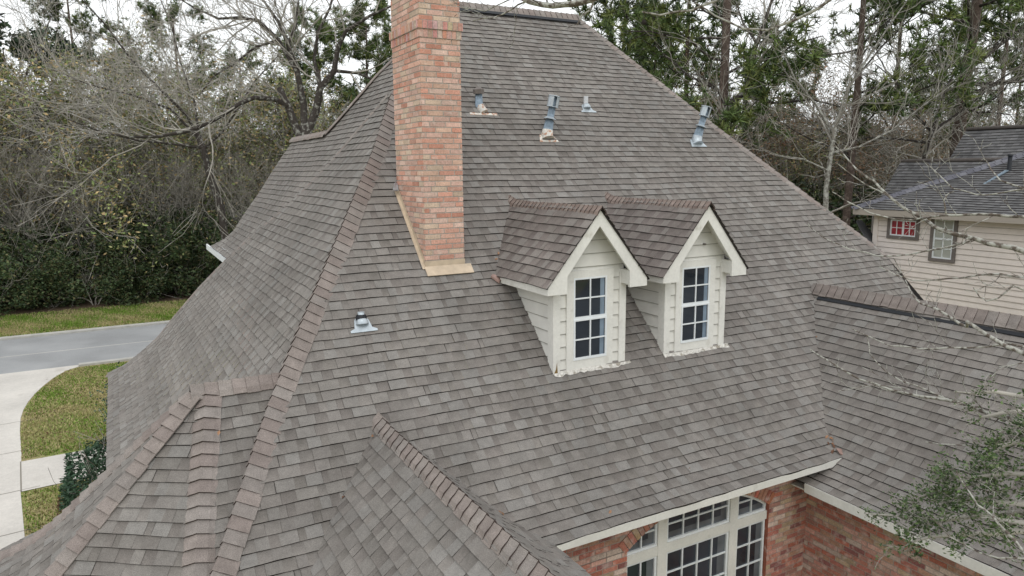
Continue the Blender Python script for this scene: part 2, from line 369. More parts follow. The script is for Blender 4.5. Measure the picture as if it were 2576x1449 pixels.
# --- left slope of the main roof, higher and further back
BPROF = resample([(2.34, 0, -2.185), (2.62, 0, -1.95), (2.85, 0, -1.66), (6.42, 0, 3.35)])
def bback(x): return 21.3+(.0 if x > 2.8 else (2.8-x)*2.6) if x < 4.59 else interp(x, [(4.59, 17.62), (4.88, 17.15), (5.16, 16.77), (5.51, 16.33), (5.72, 15.87), (6.42, 14.7)])
lev = []
for p in BPROF:
    y0 = 12.3 if p.z < 1.3 else interp(p.x, HX)
    lev.append((V((p.x, y0, p.z)), V((p.x, bback(p.x), p.z))))
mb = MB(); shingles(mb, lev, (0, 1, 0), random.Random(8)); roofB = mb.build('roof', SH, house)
c_ = MB(); caps(c_, [V((4.6, 17.6, .88)), V((4.88, 17.15, 1.27)), V((5.16, 16.77, 1.66)), V((5.51, 16.33, 2.14)), V((5.72, 15.87, 2.42)), V((6.42, 14.7, 3.35))], NA, V((0, 1, 1)), random.Random(9), w=.12, e=.16, rise=.004, low=.001)
c_.build('hip_cap', CP, roofB)
c_ = MB(); caps(c_, [V((4.6, 21.35, .88)), V((4.6, 17.6, .89))], NA, V((1.3, 0, 1)), random.Random(10), w=.15, e=.16); c_.build('ridge_cap', CP, roofB)
mb = MB()                                       # far pitches closing the main roof
g = (.15, .14, .13)
mb.face([V((6.42, 14.7, 3.35)), V((9.76, 14.5, 3.35)), V((13.9, 20.5, -2.2)), V((4.9, 20.6, -2.0)), V((4.75, 17.62, .80))], g)
mb.face([V((9.76, 14.5, 3.35)), V((13.93, 9.25, -1.85)), V((13.93, 6.6, -4.3)), V((14.2, 6.6, -4.5)), V((14.2, 20.5, -2.3)), V((13.9, 20.5, -2.2))], g)
mb.face([V((4.6, 17.6, .84)), V((4.6, 21.3, .84)), V((7.5, 21.3, -2.2)), V((7.5, 17.6, -2.2))], g)
mb.build('roof', SH, house)
mb = MB(); y0, y1 = 12.6, 23.5
mb.prism([(2.32, y0, -2.20), (2.32, y0, -2.36), (2.36, y0, -2.36), (2.36, y0, -2.20)], (0, y1-y0, 0)); mb.box((2.36, y0, -2.36), (2.8, y1, -2.33))
mb.build('fascia', MT['white'], house)
# --- five sided bay roof low in front
BP = V((.63, 8.70, -2.47))
def bz(s_): return interp(s_, [(0, 0), (1.5, -1.5), (1.8, -1.74), (2.15, -1.93), (2.6, -2.1)])
HD = {'h3': V((-.255, -1.0, 0)), 'h2': V((-1.0, -.414, 0)), 'h1': V((-1.0, .414, 0)), 'h0': V((-.414, 1.0, 0))}
START = {'h3': V((.12, 0, 0)), 'h2': V((0, 0, 0)), 'h1': V((0, 0, 0)), 'h0': V((0, 0, 0))}
def hp(k, s_): return BP+START[k]*(1 if s_ > 0 else 0)+HD[k]*s_+V((0, 0, bz(s_)))
sl = [0.0]; q = V((0, 0))
while sl[-1] < 2.58:
    s0 = sl[-1]; ds = .143/math.sqrt(1+((bz(s0+.05)-bz(s0))/.05)**2); sl.append(min(s0+ds, 2.6))
sl = sl[::-1]
roofC = None
AX = [(p.z, p.x) for p in APROF]
for a, b, sd_ in (('F', 'h3', 11), ('h3', 'h2', 12), ('h2', 'h1', 13), ('h1', 'h0', 14)):
    lv = []
    for s_ in sl:
        if a == 'F':
            L = hp('h3', s_); z = L.z; R_ = V((max(interp(z, AX), L.x+.01), L.y, z)); lv.append((L, R_))
        else: lv.append((hp(b, s_), hp(a, s_)))
    ud = (lv[0][1]-lv[0][0]).normalized()
    lv = [(p_+ud*0, q_) for p_, q_ in lv]
    mb = MB(); shingles(mb, lv, ud, random.Random(sd_)); o = mb.build('roof', SH, house)
    roofC = roofC or o
N45 = V((-.7, -.7, 1)); NX = V((-1, 0, 1)); NB = V((-.7, .7, 1))
for k, n1, n2, sd_, ww in (('h3', NF, N45, 15, .165), ('h2', N45, NX, 16, .15), ('h1', NX, NB, 17, .13)):
    ln = [hp(k, s_)+V((0, 0, .008)) for s_ in (2.6, 2.3, 2.0, 1.8, 1.5, 1.0, .5, .03)]
    c_ = MB(); caps(c_, ln, n1, n2, random.Random(sd_), w=ww, e=.145, hgt=.04, rise=.026); c_.build('hip_cap', CP, roofC)
c_ = MB(); caps(c_, [BP+V((-.05, 0, .02)), V((1.62, 8.70, -2.45))], NF, V((0, 1, 1)), random.Random(18), w=.17, e=.15, hgt=.035); c_.build('ridge_cap', CP, roofC)
mb = MB(); mb.face([BP, V((2.2, 8.7, -2.47)), V((2.2, 10.7, -4.4)), hp('h0', 2.2)], (.15, .14, .13)); mb.build('roof', SH, house)
# --- cross gable coming towards the camera
DX = 2.58
for sg, sd_ in ((-1, 20), (1, 21)):
    pr = resample([(DX+sg*1.50, 0, -4.30), (DX+sg*1.14, 0, -4.08), (DX, 0, -3.0)])
    lv = []
    for p in pr:
        a_, b_ = V((p.x, 2.6, p.z)), V((p.x, fy(p.z)+.02, p.z)); lv.append((a_, b_))
    mb = MB(); shingles(mb, lv, (0, 1, 0), random.Random(sd_), waves=.6); o = mb.build('roof', SH, house)
    if sg < 0: roofD = o
c_ = MB(); caps(c_, [V((DX, 2.6, -2.99)), V((DX, 7.9, -2.99)), V((DX, 8.12, -2.93))], V((-1, 0, 1)), V((1, 0, 1)), random.Random(22), w=.16, e=.145, hgt=.035, rise=.018); c_.build('ridge_cap', CP, roofD)
mb = MB(); mb.box((4.04, 2.6, -4.43), (4.08, 6.5, -4.31)); mb.build('fascia', MT['trim'], house)
# --- right wing running towards the camera
pr = resample([(8.50, 0, -4.60), (8.85, 0, -4.47), (9.15, 0, -4.30), (11.2, 0, -2.29)])
lv = []
for p in pr:
    yb = fy(p.z)+.03 if p.z > FE.z+.02 else 6.9
    lv.append((V((p.x, 1.4, p.z)), V((p.x, yb, p.z))))
mb = MB(); shingles(mb, lv, (0, 1, 0), random.Random(24), waves=1.2); roofE = mb.build('roof', SH, house)
c_ = MB(); caps(c_, [V((11.2, 1.4, -2.235)), V((11.2, 8.82, -2.235))], V((-1, 0, 1)), V((1, 0, 1)), random.Random(25), w=.16, e=.15, hgt=.09, rise=.02); c_.build('ridge_cap', CP, roofE)
mb = MB(); mb.bar((11.07, 1.4, -2.405), (11.07, 8.6, -2.395), .06, .022, up=V((-1, 0, 1))); mb.build('ridge_vent', MT['black'], roofE)
mb = MB(); mb.face([V((11.2, 1.4, -2.3)), V((11.2, 8.8, -2.3)), V((13.8, 6.6, -4.7)), V((13.8, 1.4, -4.7))], (.15, .14, .13)); mb.build('roof', SH, house)
mb = MB()
mb.box((8.49, 1.4, -4.735), (8.53, 6.62, -4.60)); mb.box((8.525, 1.4, -4.73), (8.92, 6.88, -4.71)); mb.box((8.525, 6.60, -4.735), (8.92, 6.62, -4.62))
mb.build('fascia', MT['trim'], house)
mb = MB()                                       # main eave board and soffit, from the gable to the wing
mb.box((4.0, FE.y+.0, FE.z-.105), (9.2, FE.y+.03, FE.z+.0)); mb.box((3.9, FE.y+.03, FE.z-.125), (9.2, 6.9, FE.z-.10))
mb.build('fascia', MT['trim'], house)
mb = MB(); mb.box((-.3, FE.y, FE.z-.105), (1.2, FE.y+.03, FE.z)); mb.build('fascia', MT['trim'], house)
mb = MB(); mb.box((-.46, 9.5, -5.02), (-.42, 19.4, -4.90)); mb.build('fascia', MT['trim'], house)
# copper kick out at the foot of the valley
mb = MB(); a = V((9.15, 6.62, -4.20)); mb.prism([a, a+V((.28, -.12, -.06)), a+V((.12, -.20, -.12)), a+V((-.02, -.08, -.05))], (0, 0, .012)); mb.build('flashing', MT['copper'], house)
# --- brick walls
WY = 6.9; ACX, ACZ, AR = 6.78, -6.73, 2.21        # arch of the big window
def keepF(u, z):
    x = u+2.2
    if 5.47 < x < 8.09 and z < -4.95: return False
    if (x-ACX)**2+(z-ACZ)**2 < (AR+.18)**2 and 5.40 < x < 8.16 and z > -5.0: return False
    return True
mb = MB()
bricks(mb, (2.2, WY, 0), (1, 0, 0), 8.92-2.2, -4.952, -4.42, random.Random(30), BR, (0, -1, 0), keep=keepF)
bricks(mb, (2.2, WY, 0), (1, 0, 0), 5.465-2.2, -8.0, -4.952, random.Random(35), BR, (0, -1, 0)); bricks(mb, (8.095, WY, 0), (1, 0, 0), 8.92-8.095, -8.0, -4.952, random.Random(36), BR, (0, -1, 0))
# arch ring of bricks on edge
th0 = math.atan2(-4.95-ACZ, 8.09-ACX); th = th0; rg = random.Random(31)
while th < math.pi-th0:
    d0 = V((math.cos(th), 0, math.sin(th))); d1 = V((math.cos(th+.031), 0, math.sin(th+.031))); c0 = V((ACX, WY, ACZ))
    p = [c0+d0*AR, c0+d1*AR, c0+d1*(AR+.19), c0+d0*(AR+.19)]; c = rg.choice(BR[:6]); c = tuple(x*rg.uniform(.8, 1.1) for x in c)
    mb.prism([x+V((0, .06, 0)) for x in p], (0, -.075, 0), c, 0); th += .036
# mortar sheet with the opening left out
def mort_col(x0, x1, z0, z1): mb.face([V((x0, WY, z0)), V((x1, WY, z0)), V((x1, WY, z1)), V((x0, WY, z1))], mi=1)
mort_col(2.2, 5.46, -8, -4.42); mort_col(8.10, 8.92, -8, -4.42)
n_ = 24
for i in range(n_):
    x0 = 5.46+(8.10-5.46)*i/n_; x1 = 5.46+(8.10-5.46)*(i+1)/n_; xm = (x0+x1)/2
    z0 = ACZ+math.sqrt(max(.1, AR*AR-(xm-ACX)**2)); mort_col(x0, x1, max(z0+.02, -4.97), -4.42)
for x0 in (5.46, 8.10): mb.face([V((x0, WY, -8)), V((x0, WY+.10, -8)), V((x0, WY+.10, -4.9)), V((x0, WY, -4.9))], (.35, .12, .08), 0)
wallF = mb.build('wall', [MT['brick'], MT['mortar']], house)
mb = MB(); EXW = 8.92
bricks(mb, (EXW, 1.6, 0), (0, 1, 0), WY-1.6, -8.0, -4.75, random.Random(32), BR, (-1, 0, 0))
mb.face([V((EXW, 1.6, -8)), V((EXW, WY, -8)), V((EXW, WY, -4.75)), V((EXW, 1.6, -4.75))], mi=1)
mb.face([V((EXW, 1.6, -8)), V((13.4, 1.6, -8)), V((13.4, 1.6, -4.6)), V((11.2, 1.6, -2.4)), V((EXW, 1.6, -4.6))], mi=1)
mb.build('wall', [MT['brick'], MT['mortar']], house)
mb = MB()
bricks(mb, (.0, 9.4, 0), (0, 1, 0), 10.0, -8.0, -4.95, random.Random(33), BR, (-1, 0, 0))
mb.face([V((0, 9.4, -8)), V((0, 19.4, -8)), V((0, 19.4, -4.95)), V((0, 9.4, -4.95))], mi=1); mb.build('wall', [MT['brick'], MT['mortar']], house)
mb = MB()
bricks(mb, (2.75, 14, 0), (0, 1, 0), 7.3, -8.0, -2.36, random.Random(34), BR, (-1, 0, 0))
mb.face([V((2.75, 14, -8)), V((2.75, 21.3, -8)), V((2.75, 21.3, -2.36)), V((2.75, 14, -2.36))], mi=1)
mb.face([V((2.75, 21.3, -8)), V((7.4, 21.3, -8)), V((7.4, 21.3, -2.3)), V((4.6, 21.3, .8)), V((2.75, 21.3, -1.8))], mi=1)
mb.build('wall', [MT['brick'], MT['mortar']], house)
mb = MB()
bw = [hp('h3', 2.15), hp('h2', 2.15), hp('h1', 2.15)]
ring = [V((2.2, bw[0].y, 0)), bw[0], bw[1], bw[2], V((.0, 10.6, 0))]
for a, b in zip(ring, ring[1:]): mb.face([V((a.x, a.y, -8)), V((b.x, b.y, -8)), V((b.x, b.y, -4.45)), V((a.x, a.y, -4.45))], mi=1)
mb.face([V((2.2, 6.55, -8)), V((2.2, 6.9, -8)), V((2.2, 6.9, -4.4)), V((2.2, 6.55, -4.4))], mi=1)
mb.build('wall', [MT['brick'], MT['mortar']], house); mb = MB()
for x in (1.5, 3.65): mb.face([V((x, 2.9, -8)), V((x, 6.9, -8)), V((x, 6.9, -4.3)), V((x, 2.9, -4.3))], mi=1)
mb.face([V((1.5, 2.9, -8)), V((3.65, 2.9, -8)), V((3.65, 2.9, -4.3)), V((2.58, 2.9, -3.1)), V((1.5, 2.9, -4.3))], mi=1)
mb.build('wall', [MT['brick'], MT['mortar']], house); mb = MB()
mb.face([V((13.5, 7, -8)), V((13.5, 20, -8)), V((13.5, 20, -2.3)), V((13.5, 9.3, -2.3)), V((13.5, 7, -4.5))], mi=1)
mb.build('wall', [MT['brick'], MT['mortar']], house)
# --- big arched window
win = MB(); pane = MB(); y = WY+.05
pane.box((5.5, y+.03, -8), (8.07, y+.035, -4.52))
def wb(x0, x1, z0, z1, dy=0.0, dep=.05): win.box((x0, y-.01-dy, z0), (x1, y-.01-dy+dep, z1))
wb(6.01, 6.17, -8, -4.45, .012); wb(7.34, 7.49, -8, -4.45, .012)
wb(5.47, 6.01, -5.19, -5.055, .009); wb(6.17, 7.34, -5.19, -5.055, .009); wb(7.49, 8.09, -5.19, -5.055, .009)
winw = MB()
def frame(x0, x1, z0, z1, nx, zs, w_=.035):
    d = .0
    winw.box((x0, y-.0, z0), (x0+w_, y+.028, z1)); winw.box((x1-w_, y-.0, z0), (x1, y+.028, z1))
    winw.box((x0+w_, y-.0, z0), (x1-w_, y+.028, z0+w_)); winw.box((x0+w_, y-.0, z1-w_), (x1-w_, y+.028, z1))
    for i in range(1, nx):
        xx = lerp(x0+w_, x1-w_, i/nx); winw.box((xx-.010, y+.004, z0+w_), (xx+.010, y+.027, z1-w_))
    for zz in zs: winw.box((x0+w_, y+.007, zz-.010), (x1-w_, y+.026, zz+.010))
frame(5.48, 6.01, -7.4, -5.19, 2, (-5.52, -5.85, -6.18, -6.51)); frame(6.17, 7.34, -7.4, -5.19, 4, (-5.52, -5.85, -6.18, -6.51)); frame(7.49, 8.08, -7.4, -5.19, 2, (-5.52, -5.85, -6.18, -6.51))
frame(6.17, 7.34, -5.055, -4.56, 4, (-4.80,))
bl = MB()  # pale strips laid on the glass, imitating the inner sill showing in it
for x0, x1 in ((5.52, 5.975), (6.21, 7.30), (7.53, 8.04)): bl.box((x0, y+.0275, -5.02), (x1, y+.0295, -4.93)); bl.box((x1-.10, y+.0275, -4.93), (x1, y+.0295, -4.72))
for x0, x1 in ((5.86, 5.975), (7.16, 7.30), (7.93, 8.04)): bl.box((x0, y+.0275, -7.3), (x1, y+.0295, -5.22))
for x0, x1, xc in ((5.48, 6.01, 5.745), (7.49, 8.08, 7.785)):
    zc = lambda xx: ACZ+math.sqrt(AR*AR-(xx-ACX)**2)
    winw.box((x0, y, -5.055), (x1, y+.028, -5.02))
    inner = x1 if x1 < ACX else x0; outer = x0 if x1 < ACX else x1
    sgn = -1 if inner == x1 else 1
    winw.box((min(inner, inner+sgn*.035), y, -5.02), (max(inner, inner+sgn*.035), y+.028, zc(inner)-.02))
    winw.box((min(outer, outer-sgn*.035), y, -5.02), (max(outer, outer-sgn*.035), y+.028, zc(outer)-.01))
    winw.box((xc-.01, y+.004, -5.02), (xc+.01, y+.027, zc(xc)-.02)); winw.box((x0, y+.007, -4.83), (x1, y+.026, -4.81))
    for i in range(8):
        xa = lerp(x0, x1, i/8); xb = lerp(x0, x1, (i+1)/8)
        winw.prism([(xa, y-.004, zc(xa)-.045), (xb, y-.004, zc(xb)-.045), (xb, y-.004, zc(xb)+.01), (xa, y-.004, zc(xa)+.01)], (0, .03, 0))
bigwin = win.build('window', MT['trim'], house); bl.build('pane_strip', MT['bluish2'], bigwin); winw.build('window_frame', MT['white'], bigwin); pane.build('window_pane', MT['glass'], bigwin)
# --- chimney
cx0, cx1, cy0, cy1 = 3.885, 4.495, 9.67, 10.77
ch = MB(); ztop = 3.3
bricks(ch, (cx0, cy0, 0), (1, 0, 0), cx1-cx0, -1.40, 1.785, random.Random(40), BC, (0, -1, 0))
bricks(ch, (cx0, cy0, 0), (0, 1, 0), cy1-cy0, -1.40, 1.785, random.Random(41), BC, (-1, 0, 0))
bricks(ch, (cx1, cy0, 0), (0, 1, 0), cy1-cy0, -1.40, 1.785, random.Random(42), BC, (1, 0, 0))
bricks(ch, (cx0, cy1, 0), (1, 0, 0), cx1-cx0, -.4, 1.785, random.Random(42), BC, (0, 1, 0))
bricks(ch, (cx0, cy0, 0), (1, 0, 0), cx1-cx0, 2.03, ztop, random.Random(43), BC, (0, -1, 0))
bricks(ch, (cx0, cy0, 0), (0, 1, 0), cy1-cy0, 2.03, ztop, random.Random(44), BC, (-1, 0, 0))
bricks(ch, (cx1, cy0, 0), (0, 1, 0), cy1-cy0, 2.03, ztop, random.Random(45), BC, (1, 0, 0))
ch.box((cx0, cy0, -1.8), (cx1, cy1, ztop), mi=1)
chim = ch.build('chimney', [MT['chimbrick'], MT['cmortar']], house)
cb = MB(); rg = random.Random(46)
for (z0, z1, pr_) in ((1.795, 1.90, .018), (1.91, 2.015, .036)):
    cb.box((cx0-pr_+.004, cy0-pr_+.004, z0-.006), (cx1+pr_-.004, cy1+pr_-.004, z1+.006), mi=1)
    n_ = 9; Wd = cx1-cx0+2*pr_
    for i in range(n_):
        a = cx0-pr_+Wd*i/n_; b = a+Wd/n_-.010; c = rg.choice(BC); cb.box((a, cy0-pr_-.001, z0), (b, cy0-pr_+.05, z1), tuple(x*rg.uniform(.8, 1) for x in c))
    n_ = 16; Wd = cy1-cy0+2*pr_
    for i in range(n_):
        a = cy0-pr_+Wd*i/n_; b = a+Wd/n_-.010; c = rg.choice(BC); c = tuple(x*rg.uniform(.8, 1) for x in c)
        cb.box((cx0-pr_-.001, a, z0), (cx0-pr_+.05, b, z1), c); cb.box((cx1+pr_-.05, a, z0), (cx1+pr_+.001, b, z1), c)
cb.build('brick_band', [MT['chimbrick'], MT['cmortar']], chim)
fb = MB()
fb.box((cx0-.01, cy0-.012, -1.43), (cx1+.01, cy0-.008, -1.33))
fb.prism([(cx0-.03, cy0-.01, -1.415), (cx1+.10, cy0-.01, -1.415), (cx1+.10, cy0-.13, -1.535), (cx0-.03, cy0-.13, -1.535)], NF*.012)
a = V((cx0-.012, cy0-.02, fz(cy0-.02)+.0)); b = V((cx0-.012, cy1-.03, fz(cy1-.03)))
fb.prism([a, b, b+V((0, 0, .11)), a+V((0, 0, .11))], (-.004, 0, 0)); fb.prism([a+NF*.012, b+NF*.012, b+NF*.012+V((-.05, 0, 0)), a+NF*.012+V((-.05, 0, 0))], NF*.006)
fb.build('flashing', MT['tan'], chim)
fb = MB(); a = V((cx0-.01, cy1-.02, -.24)); fb.prism([a, a+V((-.03, -.12, -.10)), a+V((-.13, -.16, -.09)), a+V((-.05, -.03, .02))], (0.01, 0, .015)); fb.build('flashing', MT['galv_light'], chim)
# --- dormers
def dormer(ox, seed, holes=False):
    rt = empty('dormer', (5.8+ox, 8.28, 8-2.8), house); rg = random.Random(seed)
    def sh(pt): return V(pt)+V((ox, 0, 0))
    c = 5.81; wx0, wx1 = 5.21, 6.41; wy = 8.28; ez = -1.62; pk = -.53
    # front wall, lap boards
    mb = MB(); z = -2.86; e = .185
    while z < -.67:
        z1 = min(z+e, -.66)
        hw = lambda zz: min(.60, max(.02, .67-(zz+1.46)/1.197))
        a0, a1 = hw(z), hw(z1); cc = rg.uniform(.96, 1.03)
        mb.face([sh((c-a0, wy-.022, z)), sh((c+a0, wy-.022, z)), sh((c+a1, wy-.006, z1)), sh((c-a1, wy-.006, z1))], (cc, cc, cc))
        mb.face([sh((c-a0, wy, z)), sh((c+a0, wy, z)), sh((c+a0, wy-.022, z)), sh((c-a0, wy-.022, z))], (.35, .34, .32)); mb.face([sh((c-a1, wy-.0235, z1-.007)), sh((c+a1, wy-.0235, z1-.007)), sh((c+a1, wy-.0235, z1)), sh((c-a1, wy-.0235, z1))], (.34, .33, .31))  # dark underside and top strip paint in the shadow line of each lap
        z += e
    for xs, sg in ((wx0, -1), (wx1, 1)):         # cheek boards
        z = -2.82
        while z < -1.6:
            z1 = min(z+e, -1.6); y0_, y1_ = z+11.13, z1+11.13; cc = rg.uniform(.96, 1.03)
            mb.face([sh((xs+sg*.020, wy, z)), sh((xs+sg*.020, y0_, z)), sh((xs+sg*.004, y1_, z1)), sh((xs+sg*.004, wy, z1))], (cc, cc, cc))
            mb.face([sh((xs, wy, z)), sh((xs, y0_, z)), sh((xs+sg*.020, y0_, z)), sh((xs+sg*.020, wy, z))], (.35, .34, .32)); mb.face([sh((xs+sg*.0215, wy, z1-.008)), sh((xs+sg*.0215, y1_, z1-.008)), sh((xs+sg*.0215, y1_, z1)), sh((xs+sg*.0215, wy, z1))], (.4, .39, .37))  # same painted lap shadow along the cheeks
            z += e
        mb.face([sh((xs, wy, -1.6)), sh((xs, 9.5, -1.6)), sh((xs, 9.5, -1.32)), sh((xs, wy, -1.32))])
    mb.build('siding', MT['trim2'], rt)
    for xs, sg in ((wx0, -1), (wx1, 1)):
        mb = MB(); mb.box(sh((xs-(.025 if sg < 0 else .09), wy-.045, -2.88)), sh((xs+(.09 if sg < 0 else .025), wy+.10, -1.5)))
        mb.build('corner_board', MT['trim'], rt)
    mb = MB(); t0, t1, tz0, tz1 = c-.40, c+.40, -2.84, -1.43
    yb = wy-.04
    mb.box(sh((t0, yb, tz0)), sh((c-.285, yb+.03, tz1))); mb.box(sh((c+.285, yb, tz0)), sh((t1, yb+.03, tz1)))
    mb.box(sh((c-.285, yb, -1.53)), sh((c+.285, yb+.03, tz1))); mb.box(sh((c-.285, yb, tz0)), sh((c+.285, yb+.03, -2.71)))
    mb.build('window_trim', MT['trim'], rt)
    mb = MB(); x0, x1 = c-.285, c+.285
    def sash(z0, z1, yy):
        w_ = .026
        mb.box(sh((x0, yy, z0)), sh((x0+w_, yy+.02, z1))); mb.box(sh((x1-w_, yy, z0)), sh((x1, yy+.02, z1)))
        mb.box(sh((x0+w_, yy, z0)), sh((x1-w_, yy+.02, z0+.034))); mb.box(sh((x0+w_, yy, z1-.026)), sh((x1-w_, yy+.02, z1)))
        mb.box(sh((c-.010, yy+.002, z0+.03)), sh((c+.010, yy+.018, z1-.02))); zm = (z0+z1)/2
        mb.box(sh((x0+w_, yy+.004, zm-.010)), sh((x1-w_, yy+.016, zm+.010)))
    sash(-2.71, -2.12, wy-.050); sash(-2.12, -1.53, wy-.042)
    mb.build('window_frame', MT['white'], rt)
    mb = MB(); mb.box(sh((x0, wy-.0275, -2.71)), sh((x1, wy-.0245, -1.53))); mb.build('window_pane', MT['glass'], rt)
    mb = MB(); mb.box(sh((c+.175, wy-.0300, -2.68)), sh((c+.245, wy-.0280, -1.56))); mb.build('pane_strip', MT['bluish'], rt)  # pale strip laid over the right side of the pane
    # roof slopes
    for sg in (-1, 1):
        prf = resample([(c+sg*.86, 0, -1.60), (c+sg*.78, 0, -1.49), (c+sg*.0, 0, -.557)])
        lv = [(V((p.x+ox, 8.0, p.z)), V((p.x+ox, max(fy(p.z), 8.1)+.04, p.z))) for p in prf]
        mb = MB(); shingles(mb, lv, (0, 1, 0), random.Random(seed+sg), pal=[(.195, .174, .160), (.212, .192, .178), (.178, .156, .144), (.205, .187, .174)], gap=[(.160, .139, .129), (.150, .130, .121)])
        mb.build('roof', SH, rt)
    nl, nr = V((-1.25, 0, 1)), V((1.25, 0, 1))
    mb = MB(); caps(mb, [sh((c, 7.99, -.555)), sh((c, 9.9, -.565)), sh((c, 10.38, -.545)), sh((c, 10.62, -.47))], nl, nr, random.Random(seed+5), w=.125, e=.108, hgt=.03, rise=.016, pal=[(.255, .205, .182), (.24, .19, .168), (.27, .225, .20), (.22, .172, .152)]); 
    mb.build('ridge_cap', CP, rt)
    # barge boards, returns, eave boards, underside
    mb = MB(); yf = 8.03; th_ = .135; dn = .165
    for sg in (-1, 1):
        A_ = V((c, yf, -.575)); B_ = V((c+sg*.84, yf, -1.575))
        mb.prism([sh(A_), sh(B_), sh((c+sg*.84, yf, -1.695)), sh((c+sg*.53, yf, -1.695)), sh((c+sg*.53, yf, -1.46)), sh((c, yf, -.80))], (0, .035, 0))
        # heel return block on the wall line
        mb.box(sh((min(c+sg*.60, c+sg*.82), yf+.035, -1.69)), sh((max(c+sg*.60, c+sg*.82), wy+.0, -1.66)))
        mb.box(sh((min(c+sg*.53, c+sg*.61), yf+.035, -1.655)), sh((max(c+sg*.53, c+sg*.61), wy, -1.455)))
        # soffit under the sloping overhang
        mb.prism([sh((c, yf+.035, -.67)), sh((c+sg*.66, yf+.035, -1.46)), sh((c+sg*.66, wy+.01, -1.46)), sh((c, wy+.01, -.67))], (0, 0, .02))
        # eave board along the cheek
        yb_ = 9.50 if sg < 0 else 9.50
        mb.box(sh((min(c+sg*.80, c+sg*.835), yf+.035, -1.70)), sh((max(c+sg*.80, c+sg*.835), yb_, -1.59)))
        mb.box(sh((min(c+sg*.60, c+sg*.80), wy, -1.69)), sh((max(c+sg*.60, c+sg*.80), yb_-.05, -1.67)))
    mb.build('barge_board', MT['trim'], rt)
    mb = MB()
    for sg in (-1, 1):                            # dark drip edge over the rake
        A_ = V((c, yf-.02, -.562)); B_ = V((c+sg*.86, yf-.02, -1.59)); mb.prism([sh(A_), sh(B_), sh(B_+V((0, 0, -.014))), sh(A_+V((0, 0, -.014)))], (0, .02, 0))
    mb.build('drip_edge', MT['edge'], rt)
    mb = MB(); n_ = 22; rr = random.Random(seed+9)
    pts_t = []; pts_b = []
    for i in range(n_+1):
        x = lerp(wx0-.02, wx1+.12, i/n_); yb2 = 8.225-.028-rr.uniform(-.012, .014); pts_t.append(V((x, 8.245, fz(8.245)+.022))); pts_b.append(V((x, yb2, fz(yb2)+.018)))
    for i in range(n_): mb.face([sh(pts_b[i]), sh(pts_b[i+1]), sh(pts_t[i+1]), sh(pts_t[i])])
    mb.build('apron_flashing', MT['peel'], rt)
    if holes:
        mb = MB(); mb.tube([sh((c-.12, wy-.03, -1.20)), sh((c-.12, wy-.018, -1.20))], [.02, .02], 8); mb.build('pipe_stub', MT['edge'], rt); mb = MB(); mb.tube([sh((c+.14, wy-.07, -1.19)), sh((c+.14, wy-.018, -1.19))], [.014, .014], 8)
        mb.build('pipe_stub', MT['ntrim'], rt)
    else:
        mb = MB(); mb.prism([sh((wx0-.02, wy-.0475, -2.87)), sh((wx0+.05, wy-.0475, -2.87)), sh((wx0+.035, wy-.0475, -2.70)), sh((wx0+.02, wy-.0475, -2.79))], (0, -.002, 0)); mb.build('rotten_patch', mat('rotten wood', (.2, .13, .05), 1), rt)
        mb = MB(); a = sh((c-.90, 9.50, -1.60)); mb.prism([a, a+V((.10, -.09, -.05)), a+V((.02, -.16, -.10)), a+V((-.06, -.05, -.02))], (0, 0, .03)); mb.build('kickout_flashing', MT['copper'], rt)
    return rt
d1 = dormer(-.02, 50); d2 = dormer(1.965, 60, True)
d1['label'] = 'left dormer, nearest the chimney, with a rotten corner board'; d2['label'] = 'right dormer with two small pipe holes above its window'
